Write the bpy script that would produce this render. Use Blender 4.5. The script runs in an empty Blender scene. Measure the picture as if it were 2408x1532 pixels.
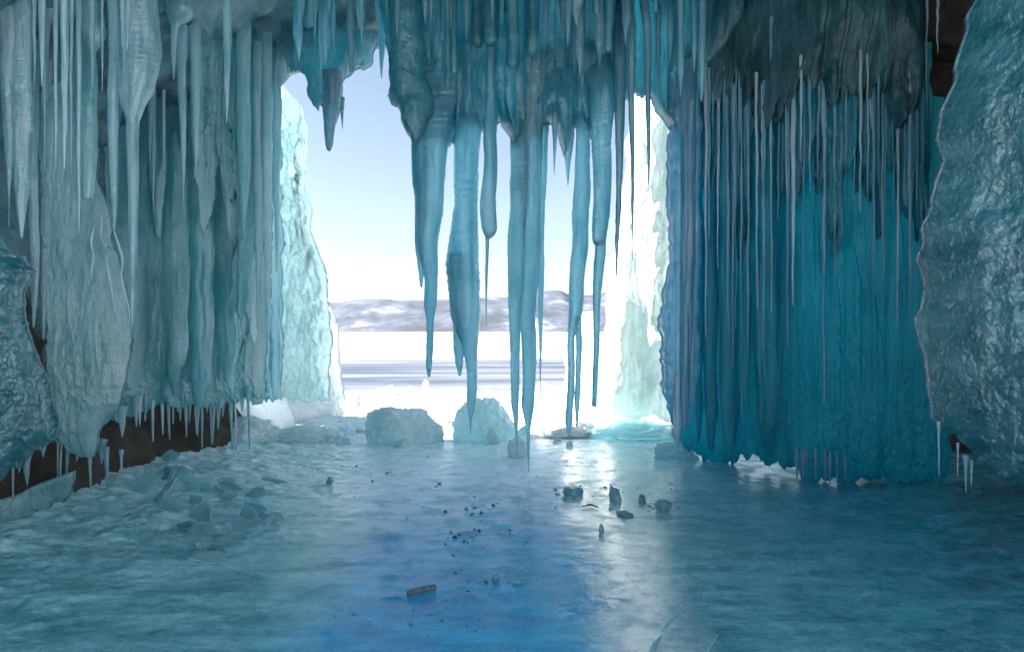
import bpy, math, random
import numpy as np

C = bpy.context.scene
random.seed(7)
RNG = np.random.default_rng(11)

# ------------------------------------------------------------------ camera, sky, sun, exposure
H = 1.4                      # eye height
F = 1605.0                   # focal length in units of a 2408 wide frame
cd = bpy.data.cameras.new('camera'); cam = bpy.data.objects.new('camera', cd)
C.collection.objects.link(cam); C.camera = cam
cam.location = (0, 0, H); cam.rotation_euler = (math.radians(90), 0, 0)
cd.sensor_width = 36; cd.lens = 36 * F / 2408; cd.shift_y = 14 / 2408
cd.clip_start = .05; cd.clip_end = 30000

SUN_DIR = np.array([0.90, 0.03, -0.50]); SUN_DIR /= np.linalg.norm(SUN_DIR)   # travel direction
elev = math.asin(-SUN_DIR[2]); az = math.atan2(-SUN_DIR[0], -SUN_DIR[1])      # clockwise from +Y
W = bpy.data.worlds.new('World'); C.world = W; W.use_nodes = True
wn, wl = W.node_tree.nodes, W.node_tree.links
bg = wn['Background']; bg.inputs['Strength'].default_value = 0.054
sky = wn.new('ShaderNodeTexSky'); sky.sky_type = 'NISHITA'; sky.sun_disc = False
sky.sun_elevation = elev; sky.sun_rotation = az
sky.air_density = 1.0; sky.dust_density = 1.0; sky.ozone_density = 1.3; sky.altitude = 500
hs = wn.new('ShaderNodeHueSaturation'); hs.inputs['Saturation'].default_value = .82
wl.new(sky.outputs[0], hs.inputs['Color']); wl.new(hs.outputs[0], bg.inputs['Color'])
sl = bpy.data.lights.new('sun', 'SUN'); sl.energy = 5.0; sl.angle = math.radians(.5); sl.color = (1, .96, .90)
so = bpy.data.objects.new('sun', sl); C.collection.objects.link(so)
from mathutils import Vector
so.rotation_euler = Vector(SUN_DIR).to_track_quat('-Z', 'Y').to_euler()
so.location = (-20, -5, 20)
C.view_settings.view_transform = 'Standard'; C.view_settings.look = 'None'
C.view_settings.exposure = 2.15; C.view_settings.gamma = 1.0
C.render.engine = 'CYCLES'
cy = C.cycles
cy.max_bounces = 12; cy.diffuse_bounces = 6; cy.glossy_bounces = 4; cy.transmission_bounces = 8; cy.transparent_max_bounces = 6
cy.caustics_reflective = False; cy.caustics_refractive = True; cy.blur_glossy = 1.5
cy.sample_clamp_indirect = 6.0; cy.use_denoising = True; cy.use_adaptive_sampling = True

# ------------------------------------------------------------------ numpy noise
def _h(ix, iy, iz, s):
    n = (ix.astype(np.int64) * 374761393 + iy.astype(np.int64) * 668265263 + iz.astype(np.int64) * 2147483647 + s * 974634777) & 0xffffffff
    n = ((n ^ (n >> 13)) * 1274126177) & 0xffffffff
    n = ((n ^ (n >> 16)) * 2246822519) & 0xffffffff
    return ((n ^ (n >> 15)) & 0xffffff) / float(0xffffff)
def noise(x, y, z, s=0):
    x, y, z = np.broadcast_arrays(np.asarray(x, float), np.asarray(y, float), np.asarray(z, float))
    ix, iy, iz = np.floor(x), np.floor(y), np.floor(z)
    fx, fy, fz = x - ix, y - iy, z - iz
    fx, fy, fz = [f * f * f * (f * (f * 6 - 15) + 10) for f in (fx, fy, fz)]
    o = 0
    for a in (0, 1):
        for b in (0, 1):
            for c in (0, 1):
                w = (fx if a else 1 - fx) * (fy if b else 1 - fy) * (fz if c else 1 - fz)
                o = o + w * _h(ix + a, iy + b, iz + c, s)
    return o * 2 - 1
def fbm(x, y, z, s=0, o=4, g=.5):
    t, a, n = 0, 1, 0
    for k in range(o):
        t = t + a * noise(x * 2 ** k, y * 2 ** k, z * 2 ** k, s + k * 17); n += a; a *= g
    return t / n
def pipes(sx, z, lam, s, zend=None):
    """row of fused vertical columns: height field across sx, each with its own radius and length"""
    sx = sx + .25 * lam * noise(sx / lam * .6, 0, z * .7, s + 5)
    i0 = np.floor(sx / lam); h = np.zeros_like(sx)
    for k in (-2, -1, 0, 1, 2):
        i = i0 + k; one = np.zeros_like(i)
        c = (i + .15 + .7 * _h(i, one, one, s)) * lam
        r = lam * (.35 + .75 * _h(i, one + 1, one, s) ** 1.5)
        if zend is not None:
            z0 = zend[0] + (zend[1] - zend[0]) * _h(i, one + 2, one, s)     # column tapers away below z0
            r = r * np.clip((z - z0) / (.5 * (zend[1] - zend[0]) + .3) + .35, .02, 1)
        q = 1 - ((sx - c) / r) ** 2
        h = np.maximum(h, r / lam * np.sqrt(np.clip(q, 0, 1)))
    return h

# ------------------------------------------------------------------ building helpers
def P(x, y, d):
    """the place at distance d that the photograph shows at (x, y) of a 2408 wide frame"""
    x, y, d = np.broadcast_arrays(np.asarray(x, float), np.asarray(y, float), np.asarray(d, float))
    return np.stack([(x - 1204) / F * d, d, H - (y - 780) / F * d], -1)
def grid_faces(nr, nc, wrap=False, off=0):
    r = np.arange(nr - 1)[:, None]; c = np.arange(nc if wrap else nc - 1)[None, :]
    c2 = (c + 1) % nc
    f = np.stack(np.broadcast_arrays(r * nc + c, r * nc + c2, (r + 1) * nc + c2, (r + 1) * nc + c), -1).reshape(-1, 4)
    return f + off
def mesh(name, V, Q, mat, parent=None, smooth=True, origin=None):
    V = np.asarray(V, float).reshape(-1, 3)
    if origin is None:
        origin = np.array([V[:, 0].mean(), V[:, 1].mean(), V[:, 2].min()])
    origin = np.asarray(origin, float)
    me = bpy.data.meshes.new(name)
    n = len(V); Q = np.asarray(Q, np.int32); m, k = Q.shape
    me.vertices.add(n); me.vertices.foreach_set('co', (V - origin).astype(np.float32).ravel())
    me.loops.add(m * k); me.loops.foreach_set('vertex_index', Q.ravel())
    me.polygons.add(m); me.polygons.foreach_set('loop_start', np.arange(0, m * k, k, dtype=np.int32))
    me.polygons.foreach_set('loop_total', np.full(m, k, np.int32))
    me.polygons.foreach_set('use_smooth', np.full(m, smooth))
    me.update(calc_edges=True); me.validate()
    me.materials.append(mat)
    o = bpy.data.objects.new(name, me); C.collection.objects.link(o)
    if parent is not None:
        o.parent = parent; origin = origin - np.array(parent['_org'])
    else:
        o['_org'] = [float(q) for q in origin]
    o.location = origin
    return o
def tag(o, label=None, cat=None, group=None, kind=None):
    if label: o['label'] = label
    if cat: o['category'] = cat
    if group: o['group'] = group
    if kind: o['kind'] = kind
    return o
SERIES = {}
def serial(o, key, x): SERIES.setdefault(key, []).append((x, o))

def smooth1(a, n):
    if n < 1: return a
    k = np.ones(2 * n + 1) / (2 * n + 1)
    return np.convolve(np.pad(a, n, mode='edge'), k, 'valid')

def icicle(name, d, prof, mat, parent=None, flat=.85, ripple=.015, flute=.12, seed=None, end='point', lam=None, sm=2, bend=0, back=0, nth=None, top_cap=True):
    """closed tapering body lofted through (y, x_left, x_right) rows at distance d"""
    global _s
    seed = random.randrange(9999) if seed is None else seed
    prof = sorted(prof); ys = np.array([p[0] for p in prof], float)
    L = ys[-1] - ys[0]; nr = int(np.clip(L / 2.6, 26, 300))
    y = np.linspace(ys[0], ys[-1], nr)
    xl = smooth1(np.interp(y, ys, [p[1] for p in prof]), sm); xr = smooth1(np.interp(y, ys, [p[2] for p in prof]), sm)
    hw = np.maximum((xr - xl) / 2, .7) / F * d; cx = (xl + xr) / 2
    t = np.linspace(0, 1, nr)
    if end == 'blunt':
        k = hw[-1] / (L / F * d) * 1.1; e = np.clip((1 - t) / max(k, 1e-3), 0, 1); hw = hw * np.sqrt(np.clip(1 - (1 - e) ** 2, .0004, 1))
    else:
        hw[-1] = .0012
    c = P(cx, y, d)
    wmax = hw.max()
    z = c[:, 2]
    c[:, 0] += np.minimum(.18 * hw, .012) * noise(z * 3.1, seed, 0, 3); c[:, 1] += bend * t + back * np.clip(1 - t / .30, 0, 1) ** 1.5 + np.minimum(.35 * hw, .02) * noise(z * 2.3, seed, 9, 4)
    nt = nth or int(np.clip(wmax * 2 * math.pi / d * F / 5, 12, 120))
    th = np.linspace(0, 2 * math.pi, nt, endpoint=False)
    ct, st = np.cos(th)[None], np.sin(th)[None]
    lam = lam or max(.03, wmax * .8)
    R = hw[:, None]
    px, py = ct * R / lam, st * R / lam
    fl = fbm(px + seed, py, z[:, None] / lam * .12, seed, 3)
    fl2 = fbm(px * 2.2 + seed, py * 2.2, z[:, None] / lam * .8, seed + 3, 3)
    rp = np.sin(z[:, None] * (2 * math.pi / max(.022, .30 * wmax)) + 5.5 * noise(px * .5, py * .5, z[:, None] * 6, seed + 9))
    k = 1 + flute * 1.3 * fl + .10 * fl2 + ripple * rp * (.5 + .5 * noise(seed, 0, z[:, None] * 5, 8))
    X = c[:, 0:1] + ct * R * k; Y = c[:, 1:2] - st * R * k * flat; Z = np.broadcast_to(z[:, None], X.shape)
    V = np.stack([X, Y, Z], -1).reshape(-1, 3)
    Q = grid_faces(nr, nt, True)
    V = np.vstack([V, c[:1] + [0, 0, .3 * hw[0]], c[-1:] - [0, 0, .002]]); i0, i1 = len(V) - 2, len(V) - 1
    j = np.arange(nt); j2 = (j + 1) % nt
    capt = np.stack([np.full(nt, i0), j2, j, j], -1); capb = np.stack([np.full(nt, i1), (nr - 1) * nt + j, (nr - 1) * nt + j2, (nr - 1) * nt + j2], -1)
    return _quadtri(name, V, Q, np.vstack([capt, capb])[:, :3], mat, parent)

def _quadtri(name, V, Q, T, mat, parent=None, smooth=True):
    """mesh of quads and triangles"""
    V = np.asarray(V, float)
    origin = np.array([V[:, 0].mean(), V[:, 1].mean(), V[:, 2].min()])
    me = bpy.data.meshes.new(name)
    me.vertices.add(len(V)); me.vertices.foreach_set('co', (V - origin).astype(np.float32).ravel())
    loops = np.concatenate([Q.ravel(), T.ravel()]).astype(np.int32)
    me.loops.add(len(loops)); me.loops.foreach_set('vertex_index', loops)
    tot = np.concatenate([np.full(len(Q), 4), np.full(len(T), 3)]).astype(np.int32)
    st = np.concatenate([[0], np.cumsum(tot)[:-1]]).astype(np.int32)
    me.polygons.add(len(tot)); me.polygons.foreach_set('loop_start', st); me.polygons.foreach_set('loop_total', tot)
    me.polygons.foreach_set('use_smooth', np.full(len(tot), smooth))
    me.update(calc_edges=True); me.validate(); me.materials.append(mat)
    o = bpy.data.objects.new(name, me); C.collection.objects.link(o)
    if parent is not None:
        o.parent = parent; origin = origin - np.array(parent['_org'])
    else:
        o['_org'] = [float(q) for q in origin]
    o.location = origin
    return o

def poly(pts, q):
    p = sorted(pts); return np.interp(q, [a[0] for a in p], [a[1] for a in p])

def sheet(name, top, bot, left, right, depth, thick, mat, pipe=None, low=(.06, .5, 1.2), bump=(.012, .07, .16), teeth=(10, 22), seed=0, step=2.3, parent=None, rough_low=0, pend=None, edge=2.5, crust=None, lean=0, jag_k=1.0):
    """a hanging body of ice between four border curves, front and back, with fused columns and lumps on its front"""
    x0, x1 = min(p[1] for p in left), max(p[1] for p in right)
    y0, y1 = min(p[1] for p in top), max(p[1] for p in bot)
    nu, nv = int(np.clip((x1 - x0) / step, 12, 420)), int(np.clip((y1 - y0) / step / 1.25, 12, 480))
    u = np.linspace(0, 1, nu)[None, :]; v = np.linspace(0, 1, nv)[:, None]
    v = 1 - (1 - v) ** 1.25
    xb = x0 + (x1 - x0) * u
    yt = poly(top, xb); yb = poly(bot, xb)
    tn = noise(xb / teeth[1], seed, 0, seed + 1) * .6 + np.abs(noise(xb / teeth[1] * 2.1, seed, 4, seed + 2)) * .8 - .4
    yb = yb + teeth[0] * tn
    y = yt + (yb - yt) * v
    xl, xr = poly(left, y), poly(right, y)
    jag = 6 * noise(y / 38, seed, 1, seed + 3) + 2.5 * jag_k * noise(y / 11, seed, 2, seed + 4)
    x = (xl + jag) + (xr + jag * .8 - xl - jag) * u
    d = poly(depth, x) + lean * v
    B = P(x, y, d)
    X, Y, Z = B[..., 0], B[..., 1], B[..., 2]
    s = np.sqrt(X * X + Y * Y) * 0 + X + .35 * Y     # across the sheet
    env = np.clip(1 - np.abs(2 * u - 1) ** edge, 0, 1) ** .5 * np.clip(1 - v ** 14, 0, 1) ** .5 * np.clip(v * 9, .15, 1) ** .5
    f = thick * env + low[0] * fbm(X / low[1] + seed, Y / low[1], Z / low[2], seed + 10, 3) * env
    if pipe:
        f = f + pipe[0] * pipes(s, Z, pipe[1], seed + 20, pend) * env
        f = f + .35 * pipe[0] * pipes(s, Z, pipe[1] * .41, seed + 31, pend) * env
    f = f + bump[0] * fbm(X / bump[1], Y / bump[1], Z / bump[2], seed + 40, 4, .6) * env
    if rough_low:                                   # splash ice: knobbly towards the foot
        f = f + rough_low * (v ** 3) * np.abs(fbm(X / .06, Y / .06, Z / .09, seed + 50, 3)) * env
    if crust:
        rn = 1 - np.abs(fbm(X / crust[1], Y / crust[1], Z / (crust[1] * 2.6), seed + 60, 4, .55)) * 2.2
        f = f + crust[0] * rn * env
    # move along the line of sight-free axis (straight back and forth)
    Vf = np.stack([X, Y - f, Z], -1).reshape(-1, 3)
    Vb = np.stack([X, Y + .5 * thick * env + .01, Z], -1).reshape(-1, 3)
    n = nu * nv
    Qf = grid_faces(nv, nu); Qb = grid_faces(nv, nu, off=n)[:, ::-1]
    ring = np.concatenate([np.arange(nu - 1), (np.arange(nv - 1) * nu + nu - 1), (nv * nu - 1 - np.arange(nu - 1)), ((nv - 1 - np.arange(nv - 1)) * nu)])
    r2 = np.roll(ring, -1)
    Qs = np.stack([ring, ring + n, r2 + n, r2], -1)
    return mesh(name, np.vstack([Vf, Vb]), np.vstack([Qf[:, ::-1], Qb[:, ::-1], Qs]), mat, parent)

def lump(name, pos, size, mat, seed=0, n=40, rough=.25, facets=0, rot=None, parent=None, flatten=True, smooth=True, fine=.06):
    th = np.linspace(0, math.pi, n)[:, None]; ph = np.linspace(0, 2 * math.pi, 2 * n, endpoint=False)[None, :]
    dx, dy, dz = np.sin(th) * np.cos(ph), np.sin(th) * np.sin(ph), np.cos(th) + 0 * ph
    r = np.ones_like(dx)
    if facets:
        g = np.random.default_rng(seed); best = np.full(dx.shape, 9.)
        for k in range(facets):
            nn = g.normal(size=3); nn /= np.linalg.norm(nn); off = .62 + .35 * g.random()
            dot = dx * nn[0] + dy * nn[1] + dz * nn[2]
            best = np.minimum(best, np.where(dot > .05, off / np.maximum(dot, .05), 9))
        r = np.minimum(best, 1.3)
    r = r * (1 + rough * fbm(dx * 1.4 + seed, dy * 1.4, dz * 1.4, seed, 4) + fine * fbm(dx * 6 + seed, dy * 6, dz * 6, seed + 7, 3))
    V = np.stack([dx * r * size[0], dy * r * size[1], dz * r * size[2]], -1).reshape(-1, 3)
    if flatten: V[:, 2] = np.maximum(V[:, 2], -.35 * size[2])
    if rot is not None:
        from mathutils import Euler
        V = V @ np.array(Euler(rot).to_matrix()).T
    V = V + np.asarray(pos, float)
    return mesh(name, V, grid_faces(n, 2 * n, True)[:, ::-1], mat, parent, smooth)

def tube(name, pts, rad, mat, parent=None, nt=8, flat=1.0):
    pts = np.asarray(pts, float); n = len(pts)
    t = np.linspace(0, 1, n); m = max(n * 6, 20); tt = np.linspace(0, 1, m)
    p = np.stack([smooth1(np.interp(tt, t, pts[:, k]), 2) for k in range(3)], -1)
    r = np.interp(tt, np.linspace(0, 1, len(rad)), rad)
    tan = np.gradient(p, axis=0); tan /= np.linalg.norm(tan, axis=1)[:, None] + 1e-9
    up = np.array([0, 1., 0]); a = np.cross(tan, up); a /= np.linalg.norm(a, axis=1)[:, None] + 1e-9; b = np.cross(tan, a)
    th = np.linspace(0, 2 * math.pi, nt, endpoint=False)
    V = p[:, None] + r[:, None, None] * (np.cos(th)[None, :, None] * a[:, None] + flat * np.sin(th)[None, :, None] * b[:, None])
    V = V.reshape(-1, 3); V = np.vstack([V, p[:1], p[-1:]]); i0 = m * nt
    j = np.arange(nt); j2 = (j + 1) % nt
    T = np.vstack([np.stack([np.full(nt, i0), j2, j], -1), np.stack([np.full(nt, i0 + 1), (m - 1) * nt + j, (m - 1) * nt + j2], -1)])
    return _quadtri(name, V, grid_faces(m, nt, True), T, mat, parent)

# ------------------------------------------------------------------ materials
def nt_new(name):
    m = bpy.data.materials.new(name); m.use_nodes = True
    n, l = m.node_tree.nodes, m.node_tree.links; n.clear()
    out = n.new('ShaderNodeOutputMaterial'); return m, n, l, out
def coords(n, l, scale):
    g = n.new('ShaderNodeNewGeometry'); mp = n.new('ShaderNodeVectorMath'); mp.operation = 'MULTIPLY'
    mp.inputs[1].default_value = scale; l.new(g.outputs['Position'], mp.inputs[0]); return mp.outputs[0]
def tex(n, l, vec, scale, detail=4, rough=.55, dist=0):
    t = n.new('ShaderNodeTexNoise'); t.inputs['Scale'].default_value = scale; t.inputs['Detail'].default_value = detail
    t.inputs['Roughness'].default_value = rough; t.inputs['Distortion'].default_value = dist
    l.new(vec, t.inputs['Vector']); return t.outputs['Fac']
def ramp(n, l, fac, stops):
    r = n.new('ShaderNodeValToRGB'); e = r.color_ramp.elements
    while len(e) < len(stops): e.new(.5)
    for k, (p, c) in enumerate(stops):
        e[k].position = p; e[k].color = (*c, 1) if len(c) == 3 else c
    l.new(fac, r.inputs[0]); return r.outputs[0]
def mixc(n, l, fac, a, b):
    m = n.new('ShaderNodeMix'); m.data_type = 'RGBA'
    for s, q in ((0, fac), (6, a), (7, b)):
        if hasattr(q, 'is_linked'): l.new(q, m.inputs[s])
        elif s == 0: m.inputs[0].default_value = q
        else: m.inputs[s].default_value = (*q, 1)
    return m.outputs[2]
def math_(n, l, op, a, b=0.):
    m = n.new('ShaderNodeMath'); m.operation = op
    for k, q in enumerate((a, b)):
        if hasattr(q, 'is_linked'): l.new(q, m.inputs[k])
        else: m.inputs[k].default_value = q
    return m.outputs[0]

def ice(name, dark, light, trans=.4, tcol=None, rough=.18, bump=.35, stretch=.22, scale=5, fine=60, transmission=0.0, rings=0.0, coat=.7, frost=None, frost_amt=0.0):
    m, n, l, out = nt_new(name)
    v = coords(n, l, (1, 1, stretch)); v1 = coords(n, l, (1, 1, 1))
    a = tex(n, l, v, scale, 6, .6, .6); b = tex(n, l, v1, 2.1, 4, .5)
    s = math_(n, l, 'ADD', math_(n, l, 'MULTIPLY', a, .65), math_(n, l, 'MULTIPLY', b, .35))
    col = ramp(n, l, s, [(.39, dark), (.61, light)])
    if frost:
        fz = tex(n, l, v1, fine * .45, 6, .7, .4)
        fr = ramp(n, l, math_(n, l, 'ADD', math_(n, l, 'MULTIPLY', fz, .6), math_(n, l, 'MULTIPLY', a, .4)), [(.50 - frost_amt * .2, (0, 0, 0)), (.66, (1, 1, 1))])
        col = mixc(n, l, math_(n, l, 'MULTIPLY', fr, frost_amt), col, frost)  # pale frost flecks that double as painted glints
    sk = ramp(n, l, math_(n, l, 'ADD', math_(n, l, 'MULTIPLY', tex(n, l, v1, 55, 6, .75), .6), math_(n, l, 'MULTIPLY', tex(n, l, v, scale * 6, 6, .7), .4)), [(.36, (.74, .78, .80)), (.50, (1, 1, 1)), (.66, (1.22, 1.18, 1.16))])
    mm = n.new('ShaderNodeMix'); mm.data_type = 'RGBA'; mm.blend_type = 'MULTIPLY'; mm.inputs[0].default_value = 1.0
    l.new(col, mm.inputs[6]); l.new(sk, mm.inputs[7]); col = mm.outputs[2]
    bm = n.new('ShaderNodeBump'); bm.inputs['Strength'].default_value = bump; bm.inputs['Distance'].default_value = .02
    p = n.new('ShaderNodeBsdfPrincipled'); l.new(col, p.inputs['Base Color'])
    rr = ramp(n, l, b, [(.3, (rough * .6,) * 3), (.7, (rough * 1.7,) * 3)]); l.new(rr, p.inputs['Roughness'])
    p.inputs['IOR'].default_value = 1.33; p.inputs['Transmission Weight'].default_value = transmission
    p.inputs['Specular IOR Level'].default_value = .7; p.inputs['Coat Weight'].default_value = coat; p.inputs['Coat Roughness'].default_value = .05; p.inputs['Coat IOR'].default_value = 1.8; l.new(bm.outputs[0], p.inputs['Coat Normal'])
    hh = math_(n, l, 'ADD', tex(n, l, v1, fine, 4, .6), math_(n, l, 'MULTIPLY', tex(n, l, v, scale * 4, 4, .6), 1.6))
    if rings:
        vr = coords(n, l, (.22, .22, 1)); hh = math_(n, l, 'ADD', hh, math_(n, l, 'MULTIPLY', tex(n, l, vr, 48, 3, .5, .3), rings))
    l.new(hh, bm.inputs['Height']); l.new(bm.outputs[0], p.inputs['Normal'])
    if trans > 0:
        t = n.new('ShaderNodeBsdfTranslucent')
        if tcol: t.inputs['Color'].default_value = (*tcol, 1)
        else: l.new(col, t.inputs['Color'])
        l.new(bm.outputs[0], t.inputs['Normal'])
        mx = n.new('ShaderNodeMixShader'); mx.inputs[0].default_value = trans
        l.new(p.outputs[0], mx.inputs[1]); l.new(t.outputs[0], mx.inputs[2]); l.new(mx.outputs[0], out.inputs[0])
    else: l.new(p.outputs[0], out.inputs[0])
    return m

M = {}
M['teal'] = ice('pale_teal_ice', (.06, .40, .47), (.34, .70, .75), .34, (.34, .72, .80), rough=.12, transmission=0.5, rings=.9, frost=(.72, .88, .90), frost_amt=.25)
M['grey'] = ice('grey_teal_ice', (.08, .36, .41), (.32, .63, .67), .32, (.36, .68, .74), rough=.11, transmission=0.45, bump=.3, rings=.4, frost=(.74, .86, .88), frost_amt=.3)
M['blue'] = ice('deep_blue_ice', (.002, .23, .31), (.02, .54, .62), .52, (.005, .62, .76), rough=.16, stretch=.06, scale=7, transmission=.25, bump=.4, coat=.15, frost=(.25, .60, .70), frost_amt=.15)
M['icicle'] = ice('icicle_ice', (.10, .36, .44), (.46, .72, .78), .42, (.20, .62, .76), rough=.08, stretch=.08, scale=16, bump=.35, transmission=0.65, rings=1.4)
M['thin'] = ice('thin_icicle_ice', (.52, .76, .82), (.80, .92, .95), .40, (.45, .80, .90), rough=.08, stretch=.10, scale=14, bump=.25, transmission=0.5, rings=.6, coat=1.0)
M['greyicicle'] = ice('grey_icicle_ice', (.24, .48, .54), (.56, .76, .80), .38, (.36, .70, .80), rough=.09, stretch=.08, scale=14, bump=.32, transmission=0.55, rings=1.2, coat=1.0)
M['jamb'] = ice('jamb_ice', (.10, .36, .48), (.40, .66, .76), .42, (.16, .56, .76), rough=.10, stretch=.06, scale=14, bump=.3, transmission=0.5, rings=.5, coat=1.0)
M['darkicicle'] = ice('dark_icicle_ice', (.06, .22, .30), (.20, .42, .50), .3, (.12, .42, .54), rough=.10, stretch=.1, scale=14, transmission=.4, rings=.8)
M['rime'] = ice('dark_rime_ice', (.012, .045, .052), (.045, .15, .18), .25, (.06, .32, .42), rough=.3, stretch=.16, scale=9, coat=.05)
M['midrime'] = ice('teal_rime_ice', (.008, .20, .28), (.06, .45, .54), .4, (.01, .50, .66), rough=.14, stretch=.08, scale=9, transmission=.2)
M['rightthin'] = ice('blue_thin_icicle_ice', (.12, .42, .54), (.46, .76, .84), .42, (.16, .62, .80), rough=.08, stretch=.1, scale=14, bump=.3, transmission=0.5, rings=.6, coat=1.0)
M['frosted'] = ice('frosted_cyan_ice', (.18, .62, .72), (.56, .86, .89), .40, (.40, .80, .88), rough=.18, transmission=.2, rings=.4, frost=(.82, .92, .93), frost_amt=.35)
M['lip'] = ice('lip_ice', (.025, .20, .26), (.17, .46, .53), .42, (.12, .60, .70), rough=.13, stretch=.25, transmission=0.5, bump=.5, rings=.7)
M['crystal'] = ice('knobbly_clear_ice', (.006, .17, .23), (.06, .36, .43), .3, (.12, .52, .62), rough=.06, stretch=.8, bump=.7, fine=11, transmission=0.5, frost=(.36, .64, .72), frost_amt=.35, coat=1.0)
M['crust'] = ice('crusty_sunlit_ice', (.62, .82, .85), (.94, .96, .95), .38, (.72, .93, .95), rough=.25, stretch=.5, bump=.6, fine=30)
M['whiteice'] = ice('white_outer_ice', (.78, .88, .88), (.93, .95, .93), .25, (.85, .95, .92), rough=.35, stretch=.5, bump=.4, fine=20, coat=0)
M['snow'] = ice('snow', (.82, .87, .90), (.92, .94, .95), .10, (.8, .9, .95), rough=.6, stretch=1, bump=.5, fine=40, coat=0)
M['mound'] = ice('frosted_mound_ice', (.66, .84, .87), (.86, .94, .95), .30, (.6, .9, .95), rough=.45, stretch=1, bump=.6, fine=34, coat=.1)
M['shard'] = ice('broken_ice', (.34, .60, .63), (.66, .84, .86), .40, (.38, .78, .84), rough=.08, stretch=1, bump=.25, transmission=0.55)
M['darkshard'] = ice('dark_wet_ice', (.18, .42, .47), (.42, .66, .70), .30, (.25, .58, .65), rough=.10, stretch=1, bump=.4, transmission=.35)

def rock_mat():
    m, n, l, out = nt_new('cave_rock_and_rime')
    v = coords(n, l, (1, 1, .6)); v1 = coords(n, l, (1, 1, 1))
    a = tex(n, l, v, 3.2, 8, .65, .5); b = tex(n, l, v1, 1.1, 4, .5, .4)
    rock = ramp(n, l, a, [(.3, (.012, .009, .007)), (.55, (.032, .024, .017)), (.75, (.075, .062, .048))])
    rime = ramp(n, l, a, [(.3, (.02, .085, .11)), (.7, (.08, .22, .27))])
    g = n.new('ShaderNodeNewGeometry'); sp = n.new('ShaderNodeSeparateXYZ'); l.new(g.outputs['Position'], sp.inputs[0])
    # rime coats the roof and the left; the right hand wall and the foot of the left wall stay bare
    zz = math_(n, l, 'MULTIPLY', math_(n, l, 'SUBTRACT', sp.outputs[2], 1.6), .35)
    xx = math_(n, l, 'MULTIPLY', math_(n, l, 'SUBTRACT', sp.outputs[0], 1.2), -.30)
    f = math_(n, l, 'ADD', math_(n, l, 'ADD', b, math_(n, l, 'MULTIPLY', math_(n, l, 'SUBTRACT', a, .5), 1.2)), math_(n, l, 'MINIMUM', zz, xx))
    fac = ramp(n, l, f, [(.38, (0, 0, 0)), (.62, (1, 1, 1))])
    col = mixc(n, l, fac, rock, rime)
    p = n.new('ShaderNodeBsdfPrincipled'); l.new(col, p.inputs['Base Color'])
    l.new(ramp(n, l, fac, [(0, (.75,) * 3), (1, (.3,) * 3)]), p.inputs['Roughness'])
    bm = n.new('ShaderNodeBump'); bm.inputs['Strength'].default_value = .7; bm.inputs['Distance'].default_value = .05
    l.new(tex(n, l, v1, 9, 8, .65), bm.inputs['Height']); l.new(bm.outputs[0], p.inputs['Normal'])
    l.new(p.outputs[0], out.inputs[0]); return m
M['rock'] = rock_mat()

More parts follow.
